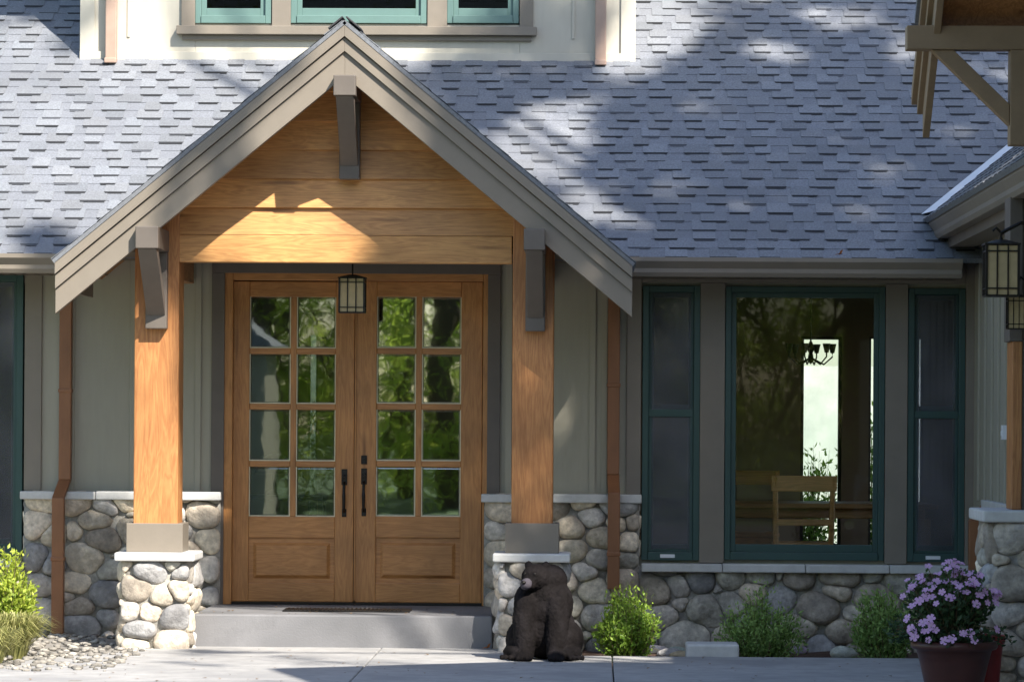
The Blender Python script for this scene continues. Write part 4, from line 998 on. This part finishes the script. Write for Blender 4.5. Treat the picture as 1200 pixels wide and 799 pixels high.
LIT = [(765, 28, 66, 38), (735, 72, 44, 22), (640, 165, 66, 46), (690, 240, 38, 34), (710, 282, 64, 16), (860, 287, 44, 10), (836, 580, 28, 95),
       (600, 768, 70, 7), (625, 480, 28, 80), (775, 700, 36, 34), (738, 640, 18, 60), (460, 765, 100, 8), (340, 787, 100, 9), (747, 600, 14, 40), (405, 60, 60, 40), (900, 60, 40, 14), (985, 22, 46, 12), (1010, 95, 26, 10), (830, 120, 30, 10), (1040, 200, 20, 14), (930, 190, 24, 9), (560, 250, 20, 12), (790, 215, 26, 9), (700, 120, 26, 10), (1060, 60, 20, 26),
 (880, 250, 30, 9), (1000, 255, 34, 9), (760, 262, 30, 10), (760, 792, 70, 4), (930, 781, 60, 4), (640, 786, 50, 5),
       (345, 268, 95, 62), (300, 295, 95, 22), (183, 460, 32, 170), (181, 705, 52, 64), (95, 325, 60, 60), (150, 150, 150, 60), (350, 130, 30, 24)]
def to_px(p):
    d = p-Vector((CX, CY, CZ)); z = d.dot(fwd); return 600+F*d.dot(r2)/z, HOR-F*d.dot(u2)/z
def lit(px, py, m_=1.0): return any(((px-a)/c)**2+((py-b_)/d_)**2 < m_ for a, b_, c, d_ in LIT)
LITP = [(YG, 345, 268, 110, 72), (YG, 300, 292, 110, 30), (YB, 405, 62, 70, 46), (YB, 95, 322, 66, 62), (YP, 183, 470, 34, 170), (-1.75, 181, 705, 56, 66), (YP, 626, 560, 26, 60), (YP, 622, 440, 26, 40)]
def litp(p):
    for Y_, a, b_, c, d_ in LITP:
        x_, y_ = to_px(p-SUN*((Y_-p.y)/-SUN.y)) if False else to_px(p-SUN*((p.y-Y_)/SUN.y))
        if ((x_-a)/c)**2+((y_-b_)/d_)**2 < 1: return True
    return False
rng = random.Random(77); base = Vector((12.5, -14.5, -.12)); cs = []; cr = MB()
for x0, x1, y0, y1, dn in SHADE:
    for i in range(int((x1-x0)*(y1-y0)/230*dn)):
        px, py = rng.uniform(x0, x1), rng.uniform(y0, y1)
        if lit(px, py): continue
        k = 20+rng.gauss(0, 1.6); c = surf(px, py)+SUN*k; cs.append(c); k0 = rng.gauss(.35, .18); rr = .26*rng.uniform(.6, 1.35)
        for q in range(30):
            p = c+rdir(rng)*rr*rng.random()**.5
            if lit(*to_px(p-SUN*k), .9) or litp(p): continue
            leaf_quad(cr, p-base, rdir(rng)+Vector((0, 0, -.3)), rdir(rng), .12*rng.uniform(.7, 1.3), .09, min(1, max(0, k0+rng.gauss(0, .15))))
for i in range(110):      # masses over the rakes of the porch
    px = rng.choice([rng.uniform(205, 335), rng.uniform(445, 740), rng.uniform(445, 740)]); py = 30+.83*abs(px-402)+rng.uniform(0, 60); k = 20+rng.gauss(0, 1.2)
    x_, z_ = at(px, py, YB); c = Vector((x_, YB, z_))+SUN*k; cs.append(c); k0 = rng.gauss(.35, .18)
    for q in range(16):
        p = c+rdir(rng)*.22*rng.random()**.5
        if litp(p) or lit(*to_px(p-SUN*k), .9): continue
        leaf_quad(cr, p-base, rdir(rng), rdir(rng), .12*rng.uniform(.7, 1.3), .09, min(1, max(0, k0)))
o = branch_tree('shade_tree', 'tall broadleaf tree standing in front of the right wing', base, (11.2, -12.6, 15.5), .34, rng.sample(cs, 60), None, 5)
cr.build('crown', 'leaf_tree', o, fix=False)
# belt of trees across the drive, seen mirrored in the glass
rng = random.Random(9); proto = None
for i, (x, y, s) in enumerate([(-9, -48, 1.1), (-4.6, -45, .95), (-1.2, -50, 1.1), (2.4, -54, 1.1), (6.8, -47, 1.0), (11.5, -50, 1.15), (16, -44, 1.1), (-15, -44, 1.2), (21, -36, 1.1), (-7, -57, 1.2), (-2.5, -59, 1.2), (1.0, -62, 1.25), (4.8, -60, 1.2), (9.5, -60, 1.25), (14, -58, 1.2), (-12, -58, 1.2), (-11.5, -11, .9), (-9.5, -20, 1.0)]):  # last two added out of view to block sky light from the left wall
    if proto is None:
        bs = Vector((0, 0, 0)); cc = []
        for k in range(230):
            h = rng.uniform(.4, 9.5); rad = 2.9*math.sin(math.pi*min(1, (h+1.2)/11.2))**.6; a = rng.uniform(0, 6.283); q = rng.random()**.45*rad; cc.append(Vector((q*math.cos(a), q*math.sin(a), h)))
        proto = branch_tree('garden_tree', 'leafy tree across the drive opposite the porch', bs, (.2, 0, 8.5), .22, rng.sample(cc, 40), 'trees across the drive', 3)
        cr = MB(); clumps(cr, cc, 150, .5, .085, rng, bs, .5); cr.build('crown', 'leaf_bright', proto, fix=False); o = proto
    else: o = copy_tree(proto)
    o.location = (x, y, -.14); o.rotation_euler.z = rng.uniform(0, 6.28); o.scale = (s, s, s)
# back garden seen through the house
b = MB(); b.box(-4, 12, 7.2, 16, -.12, .1); tag(b.build('patio', 'concrete', None), kind='structure')
b = MB(); b.box(-8, 14, 17, 17.2, -.12, 2.3); tag(b.build('garden_wall', 'gardenwall', None), 'pale garden wall seen through the back windows of the house', 'wall')

for i, (px, Y, w_, h_) in enumerate([(950, 9.5, .9, 1.2), (1024, 10, .8, 1.7), (370, 9, .8, 1.5)]):
    shrub(px, 500, Y, w_, h_, 1800, 'leaf_shrub', ['low green shrub glimpsed through the back window behind the table', 'green shrub glimpsed through the narrow right slot of the big window', 'green shrub glimpsed through the left door glass'][i], 40+i, .07, 'shrubs in the back garden', .1)
rng = random.Random(31); b = MB()
for i in range(520):
    if i < 260: x, y, z = rng.uniform(-2.6, 4.4), rng.uniform(-6.5, -1.8), .004
    elif i < 330: x, y, z = rng.uniform(xs0+.05, xs1-.05), -1.42+abs(rng.gauss(0, .5)), Z_FLOOR+.004; y = min(y, -.1)
    else: x, y, z = rng.uniform(1.9, 4.5), rng.uniform(-2.1, -.2), -.06
    if z == .004 and y > -2.1 and x > 1.9: continue
    l = rng.uniform(.012, .04); a = rng.uniform(0, 6.28); leaf_quad(b, Vector((x, y, z)), Vector((math.cos(a), math.sin(a), rng.uniform(0, .25))), Vector((0, 0, 1)), l, l*rng.uniform(.3, .7), rng.random())
tag(b.build('leaf_litter', 'litter', fix=False), 'tiny dry leaf scraps scattered over the path, step and planting bed', 'leaf litter', kind='stuff')

# unseen shed added across the drive for a pale reflection in the left door
sh = tag(empty('reflection_shed', (-5.6, -40, -.14)), 'pale grey boarded shed added across the drive to be mirrored in the left door', 'shed')
b = MB(); b.box(-1.1, 1.5, -1.5, 1.5, 0, 3.1)
for i in range(14): b.box(-1.09+i*.19, -1.075+i*.19, 1.5, 1.52, 0, 3.08)
b.build('wall', 'siding', sh)
b = MB(); b.prism([(-1.4, 3.0), (1.8, 3.0), (.2, 4.3)], -1.7, 1.8, 'y'); b.build('roof', 'shingle', sh)
MB().box(-.6, .3, 1.525, 1.56, 0, 2.1).build('door', 'dkfurn', sh); MB().box(.7, 1.2, 1.525, 1.55, 1.1, 1.9).build('window', 'dkfurn', sh)
